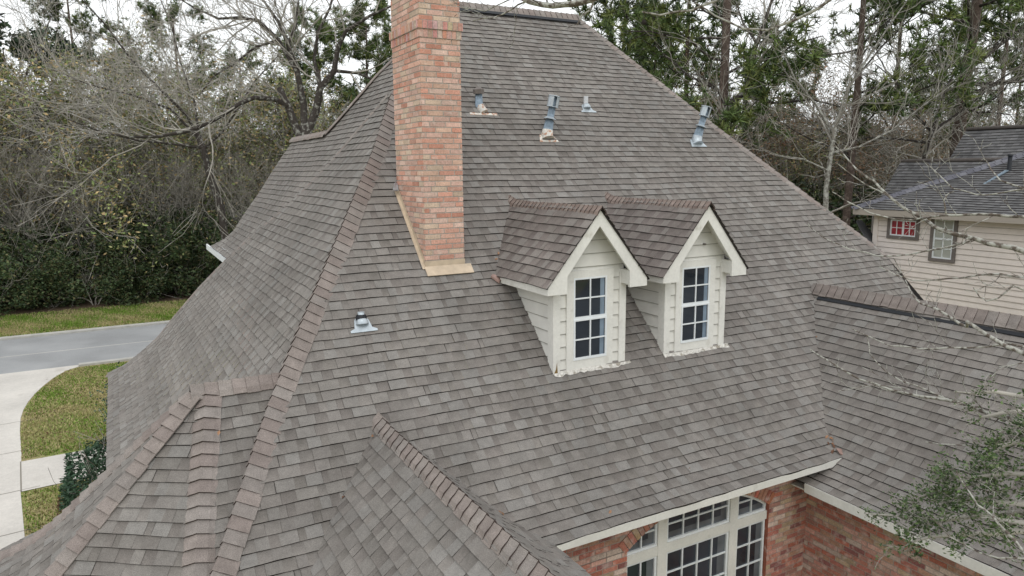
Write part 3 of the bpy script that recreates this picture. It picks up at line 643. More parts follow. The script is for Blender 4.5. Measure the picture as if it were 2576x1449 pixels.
# --- vents through the roof
def vent(x, y, kind, tilt=.2, tx=.0):
    base = V((x, y, fz(y))); ax = V((tx, -tilt, 1)).normalized()
    rt = empty('vent_pipe', base+OFF, house)
    def ring(mb, a, b, r0, r1, sd_=20, **k): mb.tube([base+ax*a*.88, base+ax*b*.88], [r0*.92, r1*.92], sd_, **k)
    if kind == 'big':
        mb = MB(); ring(mb, .10, .34, .105, .088); ring(mb, .34, .70, .072, .072); mb.build('pipe', MT['galv'], rt)
        mb = MB(); ring(mb, .375, .385, .135, .125); ring(mb, .385, .42, .125, .073); mb.build('storm_collar', MT['galv_light'], rt)
        mb = MB(); ring(mb, .625, .635, .120, .120); ring(mb, .845, .86, .128, .118)
        for i in range(12):
            if i % 4 == 1: continue
            a0 = 2*math.pi*i/12; a1 = a0+2*math.pi/12*.98
            X = ax.cross(V((1, 0, 0))).normalized(); Y = ax.cross(X)
            q = [base+ax*h*.88+(X*math.cos(t)+Y*math.sin(t))*.106 for h, t in ((.635, a0), (.635, a1), (.845, a1), (.845, a0))]
            mb.face(q)
        mb.build('vent_cap', MT['galv_light'], rt)
        mb = MB(); ring(mb, .63, .84, .075, .075); mb.build('cap_core', MT['galv'], rt)
        up = V((0, 1, 1)).normalized()
        mb = MB(); mb.tube([base-up*.06, base+NF*.02, base+ax*.13], [.13, .115, .098], 20); mb.prism([base+NF*.008+V((-.21, 0, 0))-up*.15, base+NF*.008+V((.21, 0, 0))-up*.15, base+NF*.008+V((.13, 0, 0))+up*.06, base+NF*.008+V((-.13, 0, 0))+up*.06], NF*.012)
        mb.build('flashing', MT['rust'] if x < 9 else MT['galv_light'], rt)
    elif kind == 'hex':
        up = V((0, 1, 1)).normalized()
        mb = MB(); mb.tube([base+V((0, 0, .02)), base+ax*.30], [.075, .062], 14); mb.build('pipe', MT['galv'], rt)
        mb = MB(); mb.tube([base+ax*.26, base+ax*.34, base+ax*.38], [.10, .105, .03], 6, smooth=False); mb.build('vent_cap', MT['ntrim'], rt)
        mb = MB(); mb.tube([base+NF*.01-up*.13+V((.05, 0, 0)), base+V((0, 0, .06))], [.085, .07], 14)
        mb.prism([base+NF*.008+V((-.25, 0, 0))-up*.20, base+NF*.008+V((.30, 0, 0))-up*.20, base+NF*.008+V((.30, 0, 0))-up*.14, base+NF*.008+V((-.25, 0, 0))-up*.14], NF*.012); mb.build('flashing', MT['rust'], rt)
    else:
        up = V((0, 1, 1)).normalized(); h = .22 if kind == 'short' else .14
        mb = MB(); mb.tube([base, base+ax*h], [.045, .045], 14); 
        mb.build('pipe', MT['pvc'] if kind == 'short' else MT['galv_light'], rt)
        if kind != 'short':
            mb = MB(); mb.tube([base+ax*.04, base+ax*.09, base+ax*.11], [.075, .07, .05], 14); mb.build('rubber_collar', MT['black'], rt)
        mb = MB(); mb.tube([base+NF*.01-up*.03, base+NF*.03, base+ax*.06], [.09, .08, .055], 18)
        q = []
        for i in range(13): t = math.pi*i/12; q.append(base+NF*.009+V((.10, 0, 0))*math.cos(t)+up*.08*math.sin(t))
        q += [base+NF*.009+V((-.12, 0, 0))-up*.10, base+NF*.009+V((-.18, 0, 0))-up*.13, base+NF*.009+V((-.18, 0, 0))-up*.16, base+NF*.009+V((.18, 0, 0))-up*.16, base+NF*.009+V((.18, 0, 0))-up*.13, base+NF*.009+V((.12, 0, 0))-up*.10]
        mb.prism(q, NF*.010); mb.build('flashing', MT['galv_light'], rt)
    return rt
vent(6.03, 12.1+.08, 'hex', .05, -.05)['label'] = 'short dark vent pipe with a hexagonal cap beside the chimney'
vent(7.16, 11.66, 'big', .08, .19)['label'] = 'tall galvanised flue pipe, left of the two'
vent(8.47, 12.28, 'short', .02)['label'] = 'small grey plastic vent pipe between the flues'
vent(10.79, 11.59, 'big', .12, .27)['label'] = 'tall galvanised flue pipe near the right hip'
vent(2.72, 9.10, 'boot', .0)['label'] = 'low plumbing vent with a white flashing, left of the chimney'
# ================================================================== GROUND
ZG = -8.0
def sheet(name, poly, z, m, label=None, kind='structure'):
    mb = MB(); mb.face([V((x, y, ZG+z)) for x, y in poly]); return tag(mb.build(name, m), kind=kind)
sheet('ground', [(-900, -300), (1200, -300), (1200, 1500), (-900, 1500)], 0, MT['grass'])
sheet('street', [(-200, 34.3), (200, 34.3), (200, 41.4), (-200, 41.4)], .008, MT['asphalt'])
sheet('woodland_floor', [(-300, 48.5), (14, 47.2), (14, 24), (60, 10), (300, 10), (300, 400), (-300, 400)], .006, MT['litter'])
mb = MB(); mb.box((-200, 41.4, ZG-.02), (200, 41.85, ZG+.10)); tag(mb.build('kerb', MT['kerb']), kind='structure')
mb = MB(); mb.box((-1.9, 34.0, ZG-.02), (200, 34.3, ZG+.09)); tag(mb.build('kerb', MT['kerb']), kind='structure')
drv = [(-12, 10), (-1.9, 12.0), (-2.30, 17.4), (-2.75, 21.2), (-2.98, 24), (-3.22, 26.2), (-3.33, 27.6), (-3.34, 28.6), (-3.28, 29.6), (-3.15, 30.6), (-2.96, 31.6), (-2.70, 32.6), (-2.35, 33.5), (-1.9, 34.0), (-1.6, 34.32), (-14, 34.32)]
sheet('driveway', drv, .012, MT['concrete'])
sheet('front_walk', [(-2.70, 21.0), (1.2, 21.4), (1.2, 23.5), (-2.92, 23.3)], .016, MT['concrete'])
mb = MB()
for ya in (15.6, 18.6, 21.15, 24.3, 27.3): mb.face([V((-12, ya-1.2, ZG+.017)), V((-1.5-(ya-12)*.09, ya, ZG+.017)), V((-1.5-(ya-12)*.09, ya+.025, ZG+.017)), V((-12, ya-1.175, ZG+.017))])
mb.face([V((-2.70, 21.0, ZG+.02)), V((-2.92, 23.3, ZG+.02)), V((-2.95, 23.3, ZG+.02)), V((-2.73, 21.0, ZG+.02))])
tag(mb.build('driveway_joints', MT['joint']), kind='structure')
mb = MB(); mb.face([V((-200, 37.5, ZG+.012)), V((200, 37.5, ZG+.012)), V((200, 37.56, ZG+.012)), V((-200, 37.56, ZG+.012))]); tag(mb.build('street_seam', MT['concrete']), kind='structure')
sheet('planting_bed', [(-1.75, 15.5), (-1.45, 18.2), (-1.15, 20.6), (.1, 20.7), (.1, 14), (-1.7, 14)], .010, MT['bed'])
# grass blades, thick where the lawn is looked at
mb = MB(); rg = random.Random(70)
def grassy(n, x0, x1, y0, y1, ok, h=.07):
    for _ in range(n):
        x = rg.uniform(x0, x1); yy = rg.uniform(y0, y1)
        if not ok(x, yy): continue
        g_ = rg.random(); pn = math.sin(x*1.3+2)*math.sin(yy*.9)+.5*math.sin(x*3.1+yy*2.3); pn = pn-1.1*math.exp(-((x+1.6)**2+(yy-26.5)**2)/9)*-1 if y0 < 30 else pn; c = (.15, .25, .04) if g_ < .42-.36*pn else ((.40, .35, .18) if g_ < .85 else (.25, .31, .08)); f = rg.uniform(.6, 1.3)
        a = rg.uniform(0, 6.28); d = V((math.cos(a), math.sin(a), 0))*.02; p = V((x, yy, ZG)); hh = h*rg.uniform(.4, 1.2)
        mb.face([p-d, p+d, p+V((rg.uniform(-.04, .04), rg.uniform(-.04, .04), hh))], tuple(q*f for q in c))
edge = lambda yy: interp(yy, [(12, -1.9), (17.4, -2.30), (21.2, -2.75), (26.2, -3.22), (28.6, -3.34), (30.6, -3.15), (32.6, -2.7), (33.5, -2.35), (33.85, -1.9)])
grassy(42000, -3.4, .6, 15, 33.8, lambda x, yy: x > edge(yy)+.03 and not (20.95 < yy < 23.5) and not (x > -1.6 and yy < 20.6))
grassy(34000, -9, 5, 41.9, 48.6, lambda x, yy: True, .11)
tag(mb.build('grass', MT['blade']), kind='stuff')
# fallen leaves on the verge and in the bed
mb = MB()
def litter(n, x0, x1, y0, y1, s_, z=.02, cs=((.36, .22, .14), (.45, .33, .24), (.26, .14, .08))):
    for _ in range(n):
        p = V((rg.uniform(x0, x1), rg.uniform(y0, y1), ZG+z+rg.uniform(0, .03))); a = rg.uniform(0, 6.28)
        d = V((math.cos(a), math.sin(a), rg.uniform(-.3, .3)))*s_; e = V((-math.sin(a), math.cos(a), rg.uniform(-.3, .3)))*s_*.6
        mb.face([p-d, p-e, p+d, p+e], rg.choice(cs))
litter(1500, -1.85, -.7, 16.2, 20.6, .05); litter(900, -9, 5, 42, 48.5, .06); litter(120, -3, 0, 23.5, 33, .05)
tag(mb.build('fallen_leaves', MT['dryleaf']), kind='stuff')
# ================================================================== PLANTS
def leafquad(mb, p, s_, rng, cs, fl=1.0):
    a = V((rng.gauss(0, 1), rng.gauss(0, 1), rng.gauss(0, .6)*fl)); a = a.normalized() if a.length > .01 else V((1, 0, 0))
    b = V((rng.gauss(0, 1), rng.gauss(0, 1), rng.gauss(0, 1)*fl)); b = (b-a*b.dot(a)); b = b.normalized() if b.length > .01 else V((0, 1, 0))
    f = rng.uniform(.7, 1.3); c = tuple(x*f for x in rng.choice(cs))
    mb.face([p-a*s_, p-b*s_*.45, p+a*s_, p+b*s_*.45], c)
def limb(mb, p, d, L, r, lv, rng, P, tips=None, r_end=.45):
    """one tapering, wandering limb and everything that grows from it"""
    seg = max(3, int(P.get('seg', 5))) if lv > 0 else 3
    if lv == 0: seg = P.get('twigseg', 2)
    pts = [p.copy()]; rad = [r]; q = p.copy(); dd = d.normalized()
    for i in range(seg):
        dd = (dd+V((rng.gauss(0, 1), rng.gauss(0, 1), rng.gauss(0, 1)))*P.get('wob', .16)+V((0, 0, P.get('up', .05)))).normalized()
        q = q+dd*(L/seg); pts.append(q.copy()); rad.append(max(r*lerp(1, r_end if lv > 0 else .3, (i+1)/seg), P['rmin']))
    mb.tube(pts, rad, 7 if r > .08 else (5 if r > .03 else 3), cap=False)
    if tips is not None and lv <= P.get('leaflv', 1): tips.extend(pts[1:])
    if lv <= 0: return
    n = P['n'][min(lv, len(P['n'])-1)]
    for i in range(n):
        t = rng.uniform(P.get('t0', .25), 1.0) if i < n-1 else 1.0
        k = min(int(t*seg), seg-1); fr = t*seg-k; s_ = pts[k].lerp(pts[k+1], fr); rr = lerp(rad[k], rad[k+1], fr)
        ax = (pts[k+1]-pts[k]).normalized(); sp = rng.uniform(*P.get('ang', (.5, 1.0))) if i < n-1 else rng.uniform(.1, .4)
        v = V((rng.gauss(0, 1), rng.gauss(0, 1), rng.gauss(0, 1))); v = (v-ax*v.dot(ax)).normalized()
        nd = ax*math.cos(sp)+v*math.sin(sp)
        limb(mb, s_, nd, L*rng.uniform(*P.get('lr', (.45, .75))), max(rr*rng.uniform(.5, .75), P['rmin']), lv-1, rng, P, tips)
def leaves(mb, tips, n, s_, spread, rng, cs):
    for _ in range(n):
        p = rng.choice(tips)+V((rng.gauss(0, spread), rng.gauss(0, spread), rng.gauss(0, spread))); leafquad(mb, p, s_*rng.uniform(.6, 1.3), rng, cs)
Z0 = V((0, 0, 0))
GREYG = [(.17, .17, .09), (.20, .19, .11), (.13, .14, .07), (.26, .18, .10)]
OLIVE = [(.18, .22, .08), (.23, .25, .10), (.26, .26, .12), (.30, .24, .12), (.13, .18, .06), (.38, .28, .14)]
DARKG = [(.03, .055, .022), (.045, .075, .028), (.06, .09, .035), (.025, .042, .018), (.10, .09, .04), (.09, .12, .045)]
RUST = [(.34, .20, .13), (.29, .19, .12), (.24, .18, .11), (.20, .18, .10)]
PINE = [(.085, .13, .04), (.12, .17, .05), (.06, .09, .04), (.17, .20, .065)]
def proto_bare(name, seed, H, label, cs=None, nl=0, bk='bark_grey', twist=.16, n=(0, 3, 4, 5, 6), r0=.17, clear=.3):
    rg = random.Random(seed); rt = empty(name, (0, 0, 0)); P = dict(n=n, rmin=.011, wob=twist, up=.07, ang=(.4, 1.0), lr=(.5, .8), t0=.2)
    tr = MB(); pts = [Z0.copy()]; rad = [r0*1.15]; q = Z0.copy(); d = V((rg.gauss(0, .06), rg.gauss(0, .06), 1))
    ns = 9
    for i in range(ns): d = (d+V((rg.gauss(0, .07), rg.gauss(0, .07), .05))).normalized(); q = q+d*(H*.72/ns); pts.append(q.copy()); rad.append(lerp(r0, r0*.25, (i+1)/ns))
    tr.tube(pts, rad, 8, cap=False); tr.build('trunk', MT[bk], rt, Z0)
    cr = MB(); tips = []; nb = 12
    for i in range(nb):
        t = clear+(1-clear)*(i+.5)/nb; k = min(int(t*ns), ns-1); s_ = pts[k].lerp(pts[k+1], t*ns-k); a = i*2.4+rg.uniform(-.5, .5); el = rg.uniform(.2, .9)+t*.4
        limb(cr, s_, V((math.cos(a)*math.cos(el), math.sin(a)*math.cos(el), math.sin(el))), H*rg.uniform(.2, .34)*(1.15-t*.5), rad[k]*.55, 3, rg, P, tips)
    cr.build('branches', MT['bark_twig'], rt, Z0)
    if nl:
        lf = MB(); leaves(lf, tips, int(nl*1.4), .09, .3, rg, cs); lf.build('leaves', MT['leaf'], rt, Z0)
    return rt
def proto_bush(name, seed, H, W_, n, cs, m='leaf_dark', s_=.11):
    rg = random.Random(seed); rt = empty(name, (0, 0, 0)); P = dict(n=(0, 3, 4, 4), rmin=.008, wob=.2, up=.05, ang=(.4, .9), lr=(.5, .8))
    st = MB(); tips = []
    for i in range(6): a = i*1.05; limb(st, V((math.cos(a)*.2, math.sin(a)*.2, 0)), V((math.cos(a)*.5, math.sin(a)*.5, 1)), H*.6, .04, 2, rg, P, tips)
    st.build('stems', MT['bark_twig'], rt, Z0)
    lf = MB(); cl = [(V((rg.gauss(0, W_*.30), rg.gauss(0, W_*.30), H*rg.uniform(.05, .98))), rg.uniform(.25, .55)*W_*.45) for _ in range(26)]
    for _ in range(n):
        c, r_ = rg.choice(cl); v = V((rg.gauss(0, 1), rg.gauss(0, 1), rg.gauss(0, .8))).normalized()*r_*rg.uniform(.55, 1.05); p = c+v
        if p.z < .05: p.z = rg.uniform(.05, .5)
        leafquad(lf, p, s_*rg.uniform(.6, 1.3), rg, cs)
    lf.build('foliage', MT[m], rt, Z0); return rt
def tuft(mb, p, s_, rg, cs, ax):
    c = rg.choice(cs)
    for _ in range(15):
        v = (V((rg.gauss(0, 1), rg.gauss(0, 1), rg.gauss(0, 1))).normalized()+ax*.7).normalized()
        b = v.cross(V((rg.gauss(0, 1), rg.gauss(0, 1), rg.gauss(0, 1)))).normalized()*s_*.075; f = rg.uniform(.65, 1.35)
        mb.face([p-b, p+b, p+v*s_*rg.uniform(.7, 1.1)], tuple(x*f for x in c))
def proto_pine(name, seed, H, clear=.45, r0=.24, ntuft=1.0, crownw=.2, dead=5, topr=.25):
    rg = random.Random(seed); rt = empty(name, (0, 0, 0)); tr = MB(); pts = []; rad = []; q = Z0.copy(); dx, dy = rg.gauss(0, .012), rg.gauss(0, .012)
    for i in range(13): t = i/12; pts.append(V((dx*t*H+.12*math.sin(t*5+seed), dy*t*H+.1*math.cos(t*4+seed), t*H))); rad.append(lerp(r0, r0*topr, t**1.2))
    tr.tube(pts, rad, 10, cap=False); tr.build('trunk', MT['bark_pine'], rt, Z0)
    br = MB(); nd = MB(); nb = 27
    for i in range(nb):
        t = clear+(1-clear)*(i+rg.random()*.8)/nb; k = min(int(t*12), 11); s_ = pts[k].lerp(pts[k+1], t*12-k); a = rg.uniform(0, 6.28)
        sh_ = math.sin(min(1, (1-t)/(1-clear)*1.25+.12)*math.pi*.55); L = H*crownw*(.35+.75*sh_)*rg.uniform(.6, 1.15); el = rg.uniform(-.15, .35)+.5*(t-clear)
        d = V((math.cos(a)*math.cos(el), math.sin(a)*math.cos(el), math.sin(el))); tips = []
        P = dict(n=(0, 4, 5), rmin=.012, wob=.13, up=.09, ang=(.4, .9), lr=(.35, .6), t0=.35)
        limb(br, s_, d, L, rad[k]*.34, 2, rg, P, tips)
        for _ in range(int(len(tips)*1.15*ntuft)):
            p = rg.choice(tips); tuft(nd, p+V((rg.gauss(0, .12), rg.gauss(0, .12), rg.gauss(0, .1))), rg.uniform(.32, .52), rg, PINE, V((0, 0, .5))+d*.4)
    for i in range(dead):
        t = rg.uniform(clear*.45, clear); k = min(int(t*12), 11); s_ = pts[k].lerp(pts[k+1], t*12-k); a = rg.uniform(0, 6.28)
        limb(br, s_, V((math.cos(a), math.sin(a), rg.uniform(-.2, .4))), H*.08, .05, 2, rg, dict(n=(0, 3, 4), rmin=.01, wob=.25, up=.0, lr=(.4, .7)))
    br.build('branches', MT['bark_dark'], rt, Z0); nd.build('needles', MT['needle'], rt, Z0); return rt
used = set()
def put(proto, x, y_, label, cat, group, rz=0, sc=1.0, z=ZG):
    if proto.name in used: o = copy_tree(proto)
    else: used.add(proto.name); o = proto
    o.location = V((x, y_, z))+OFF; o.rotation_euler = (0, 0, rz); o.scale = (sc, sc, sc)
    return tag(o, label, cat, group)
def spot(px, depth, dy=0): r_ = ray(px, 431); p = r_*depth; return p.x, p.y
pB = [proto_bare('bare_tree', 101, 19, ''), proto_bare('bare_tree', 102, 17, '', r0=.14, twist=.22), proto_bare('bare_tree', 103, 21, '', r0=.19, twist=.12, bk='bark_dark')]
pO = [proto_bare('oak_tree', 111, 12.5, '', OLIVE, 5200, 'bark_grey', r0=.15, clear=.12), proto_bare('oak_tree', 112, 11, '', OLIVE+GREYG, 4600, 'bark_grey', r0=.13, clear=.1)]
pR = [proto_bare('maple_tree', 121, 14, '', RUST, 4600, 'bark_grey', r0=.14, clear=.2)]
pS = [proto_bush('understory_shrub', 131, 5.2, 5.0, 6500, DARKG, s_=.12), proto_bush('understory_shrub', 132, 3.6, 4.4, 5200, DARKG+[(.05, .07, .025)], s_=.11)]
pC = proto_bush('cedar_tree', 141, 12, 4.2, 9000, [(.02, .045, .02), (.03, .06, .022), (.035, .06, .03)], s_=.16)
pP = [proto_pine('pine_tree', 151, 24, .36, .26, .8, .17), proto_pine('pine_tree', 152, 22, .38, .20, .75, .15), proto_pine('pine_tree', 153, 16, .25, .18, .85, .2)]
GS = 'evergreen shrubs along the edge of the woods'; GO = 'olive leaved trees in the woods'; GB = 'leafless trees in the woods'; GR = 'rust tinged trees in the woods'
rg = random.Random(200)
LS = ['dark evergreen shrub at the foot of the woods across the street', 'lower dark green shrub at the foot of the woods across the street']
for i in range(16):
    put(pS[i % 2], -13+i*1.6+rg.uniform(-.4, .4), 50.0+rg.uniform(0, 1.6)-.06*i, LS[i % 2], 'shrub', GS, rg.uniform(0, 6.28), rg.uniform(.62, .9))
for i in range(18):
    put(pS[0], -15+i*1.7+rg.uniform(-.5, .5), 53+rg.uniform(0, 2.0), LS[0], 'shrub', GS, rg.uniform(0, 6.28), rg.uniform(.9, 1.15))
LO = ['olive brown leaved tree in the woods across the street', 'shorter olive leaved tree in the woods across the street']
for i in range(26):
    put(pO[i % 2], -15+i*1.35+rg.uniform(-.7, .7), 54+rg.uniform(0, 9), LO[i % 2], 'tree', GO, rg.uniform(0, 6.28), rg.choice((.7, .85, 1.0, 1.2, 1.35)))
LB = ['tall grey leafless tree in the woods across the street', 'slender leafless tree with crooked twigs in the woods across the street', 'tallest dark barked leafless tree in the woods across the street']
for i in range(15):
    put(pB[i % 3], -14+i*2.1+rg.uniform(-1, 1), 53+rg.uniform(0, 14), LB[i % 3], 'tree', GB, rg.uniform(0, 6.28), rg.uniform(.62, .86))
for i in range(9):
    put(pB[i % 3], -10+i*2.3+rg.uniform(-1, 1), 51.2+rg.uniform(0, 1.5), LB[i % 3], 'tree', GB, rg.uniform(0, 6.28), rg.uniform(.42, .6))
# right hand woods, behind the roof and the neighbour's house
LO2 = ['olive brown leaved tree in the woods behind the roof', 'shorter olive leaved tree in the woods behind the roof']
LB2 = ['tall grey leafless tree in the woods behind the roof', 'slender leafless tree with crooked twigs in the woods behind the roof', 'dark barked leafless tree in the woods behind the roof']
for i in range(27):
    px = 1330+i*50+rg.uniform(-20, 20); dp = rg.uniform(37, 58); x, y_ = spot(px, dp); j = i % 3
    if j == 0: put(pO[i % 2], x, y_, LO2[i % 2], 'tree', GO, rg.uniform(0, 6.28), rg.uniform(.75, 1.0))
    elif j == 1: put(pR[0], x, y_, 'rust tinged tree in the woods behind the roof', 'tree', GR, rg.uniform(0, 6.28), rg.uniform(.8, 1.05))
    else: put(pO[1], x, y_, LO2[1], 'tree', GO, rg.uniform(0, 6.28), rg.uniform(.8, 1.05))
for i in range(7):
    px = 1520+i*165+rg.uniform(-25, 25); x, y_ = spot(px, rg.uniform(31, 48)); put(pB[i % 3], x, y_, LB2[i % 3], 'tree', GB, rg.uniform(0, 6.28), rg.uniform(.62, .88))
for i in range(16):
    px = 1480+i*50; x, y_ = spot(px, rg.uniform(36, 42)); put(pS[i % 2], x, y_, 'dark evergreen shrub in the woods behind the roof', 'shrub', GS, rg.uniform(0, 6.28), rg.uniform(1.0, 1.5))
GP = 'pines standing out of the woods'
for px, dp, pi, sc, lab in ((1800, 30, 0, 1.0, 'stout pine with dark trunk just behind the right hip of the roof'), (1715, 38, 1, .95, 'slim pine left of the stout pine behind the roof'),
    (1560, 48, 2, 1.22, 'bushy young pine whose crown rises at the right end of the ridge'), (1640, 46, 2, .95, 'bushy low pine between the ridge end and the stout pine'), (2145, 31, 1, 1.0, 'pine with wide green boughs left of the tallest trunk'),
    (2250, 44, 0, .85, 'pine with its crown above the neighbour house corner'), (2398, 33, 0, 1.22, 'tallest pine with thick reddish trunk behind the grey roof'), (2505, 42, 1, .95, 'pine at the right edge beyond the grey roof'), (1930, 56, 1, .62, 'distant pine right of the forked dark tree'),
    (235, 62, 0, .95, 'tall pine rising from the woods left of the long leaning branches'), (475, 64, 0, .9, 'tall pale trunked pine in the middle of the left woods'), (820, 60, 2, 1.2, 'pine behind the big forked tree left of the chimney'), (930, 62, 2, 1.25, 'pine close to the left edge of the chimney'), (1010, 70, 0, .9, 'pine mostly hidden behind the chimney')):
    x, y_ = spot(px, dp); put(pP[pi], x, y_, lab, 'pine tree', GP, px*.37, sc)
for px, dp, pi, sc in ((1600, 66, 1, .7), (1760, 62, 1, .75), (2040, 60, 1, .75), (2330, 62, 1, .7), (2540, 55, 1, .85), (60, 75, 0, .85), (340, 72, 1, .9), (620, 75, 0, .8)):
    x, y_ = spot(px, dp); put(pP[pi], x, y_, 'distant pine rising among the further trees of the woods', 'pine tree', GP, px*.71, sc)
x, y_ = spot(130, 52); put(pC, x, y_, 'dark narrow cedar standing in the left woods', 'cedar tree', None, 0, 1.5)
for px, dp, sc in ((45, 55, 1.1), (300, 60, 1.2), (410, 54, .95), (640, 62, 1.25)):
    x, y_ = spot(px, dp); put(pC, x, y_, {45: 'dark cedar at the left edge of the woods', 300: 'dark cedar deep in the woods behind the long arching branches', 410: 'smaller dark cedar near the foot of the woods', 640: 'dark cedar behind the twigs left of the big forked tree'}[px], 'cedar tree', None, px*.3, sc)
# far woods reading as one mass
mb = MB(); rg = random.Random(300)
for i in range(46000):
    az = rg.uniform(-.32, 1.35); dist = rg.uniform(78, 100); top = 9.5+2.6*math.sin(az*9)+1.8*math.sin(az*23+1)+1.2*math.sin(az*61)
    h = rg.uniform(0, 1)**.8*top; p = V((math.sin(az)*dist, math.cos(az)*dist, ZG+h+rg.gauss(0, .3)))
    leafquad(mb, p, rg.uniform(.3, .6), rg, [(.07, .085, .035), (.10, .10, .05), (.13, .11, .06), (.15, .13, .09), (.05, .065, .03)])
tag(mb.build('distant_woods', MT['leaf']), kind='stuff')
# holly bush by the front walk
hb_ = empty('holly_bush', V((-.95, 18.6, ZG))+OFF); tag(hb_, 'clipped dark green holly bush beside the front walk', 'bush')
rg = random.Random(310); mb = MB()
for _ in range(12000):
    u = V((rg.uniform(-1, 1), rg.uniform(-1, 1), rg.uniform(-1, 1))); m_ = max(abs(u.x), abs(u.y), abs(u.z)); u = u/m_*rg.uniform(.82, 1.02) if rg.random() < .8 else u
    p = V((-.80+u.x*.70, 18.0+u.y*1.7, ZG+.80+u.z*.74)); p += V((0, 0, .12*math.sin(p.x*5)*math.sin(p.y*4)))+V((.35 if p.y > 19 else 0, 0, 0))
    leafquad(mb, p, rg.uniform(.035, .06), rg, [(.03, .075, .035), (.04, .095, .045), (.02, .055, .03), (.055, .11, .06)])
mb.build('foliage', MT['leaf_dark'], hb_)
mb = MB()
for i in range(6): limb(mb, V((-.9+.12*i, 17.2+i*.45, ZG)), V((rg.gauss(0, .2), rg.gauss(0, .2), 1)), 1.3, .025, 2, rg, dict(n=(0, 3, 4), rmin=.005))
mb.build('stems', MT['bark_twig'], hb_)
mb = MB()
for _ in range(2600):
    v = V((rg.gauss(0, .36), rg.gauss(0, .45), rg.gauss(0, .42))); leafquad(mb, V((.0, 23.9, ZG+1.0))+v, rg.uniform(.04, .07), rg, [(.04, .08, .045), (.06, .10, .06), (.03, .06, .04)])
b2 = empty('garden_shrub', V((.0, 23.9, ZG))+OFF); tag(b2, 'small loose green shrub on the far side of the front walk', 'shrub')
mb.build('foliage', MT['leaf_dark'], b2); mb = MB(); limb(mb, V((0, 23.9, ZG)), V((0, 0, 1)), 1.1, .03, 2, rg, dict(n=(0, 3, 5), rmin=.006)); mb.build('stems', MT['bark_twig'], b2)
# ------------------------------------------------------------------ trees with limbs of their own
def handtree(name, label, base, limbs, depth, P, seed, bk, lv=2, dens=1.0, twigm='bark_twig'):
    rg = random.Random(seed); b_ = V((base[0], base[1], ZG)); rt = empty(name, b_+OFF); tag(rt, label, 'tree')
    big = MB(); tw = MB()
    for pth in limbs:
        r0_, r1_, pxs = pth[0], pth[1], pth[2]; dd = pth[3] if len(pth) > 3 else (depth, depth)
        pts = [at(x, y_, lerp(dd[0], dd[1], i/max(1, len(pxs)-1))) for i, (x, y_) in enumerate(pxs)]
        if pth[0] > .13 and pxs[0] == limbs[0][2][0] and pth is limbs[0]: pts = [b_]+pts
        n = len(pts); rad = [lerp(r0_, r1_, i/(n-1)) for i in range(n)]
        big.tube(pts, rad, 8 if r0_ > .06 else 5, cap=True)
        L = sum((a-b).length for a, b in zip(pts, pts[1:]))
        for _ in range(int(L*dens)):
            k = rg.randrange(n-1); s_ = pts[k].lerp(pts[k+1], rg.random()); rr = rad[k]
            if rr > .16: continue
            ax = (pts[k+1]-pts[k]).normalized(); v = V((rg.gauss(0, 1), rg.gauss(0, 1), rg.gauss(.3, 1))); v = (v-ax*v.dot(ax)).normalized(); sp = rg.uniform(.4, 1.1)
            limb(tw, s_, ax*math.cos(sp)+v*math.sin(sp), P['L']*rg.uniform(.5, 1.2), max(min(rr*.5, P['rt']), P['rmin']), lv, rg, P)
    big.build('trunk', MT[bk], rt); tw.build('branches', MT[twigm], rt); return rt
PT = dict(n=(0, 4, 5, 5), rmin=.010, wob=.17, up=.04, ang=(.4, .95), lr=(.5, .8), L=3.2, rt=.045)
x, y_ = spot(768, 36)
handtree('sweetgum_tree', 'big dark forked leafless tree just left of the chimney', (x, y_), [
    (.30, .24, [(768, 420), (765, 345)]),
    (.22, .15, [(762, 360), (742, 315), (725, 268), (703, 222)]),
    (.13, .05, [(728, 268), (692, 250), (640, 245), (600, 262), (560, 290), (520, 312), (470, 331), (400, 343), (330, 345), (280, 338)], (36, 30)),
    (.20, .05, [(766, 345), (764, 265), (748, 180), (725, 110), (700, 55), (655, -10)]),
    (.22, .05, [(768, 345), (795, 280), (805, 222), (840, 180), (850, 120), (870, 78), (930, 40), (985, 15)]),
    (.12, .03, [(750, 185), (700, 100), (650, 52), (600, 44), (550, 47), (490, 20), (440, -10)]),
    (.11, .04, [(806, 222), (790, 150), (800, 80), (830, 20), (840, -20)]),
    (.09, .03, [(842, 178), (900, 184), (950, 205), (990, 235)]),
    (.08, .03, [(725, 112), (745, 60), (750, 0)]), (.07, .03, [(700, 100), (640, 120), (590, 160), (540, 190), (500, 240)])],
    36, PT, 401, 'bark_dark', dens=1.5)
x, y_ = spot(568, 43)
handtree('leaning_tree', 'leafless tree with a crooked dark trunk below the long arching branches', (x, y_), [
    (.24, .17, [(566, 600), (556, 520), (530, 450), (512, 380), (498, 340)]),
    (.10, .03, [(500, 345), (470, 290), (400, 222), (330, 150), (265, 62), (200, -8)], (43, 38)),
    (.10, .03, [(512, 375), (560, 330), (600, 270), (640, 205), (700, 140)]),
    (.08, .025, [(510, 372), (430, 362), (340, 352), (250, 330), (170, 300)], (43, 37)),
    (.08, .025, [(502, 350), (430, 275), (330, 238), (230, 215), (120, 170)], (43, 39)),
    (.08, .03, [(500, 345), (490, 260), (455, 160), (430, 60), (400, -10)])],
    43, PT, 402, 'bark_dark', dens=1.5)
x, y_ = spot(118, 47)
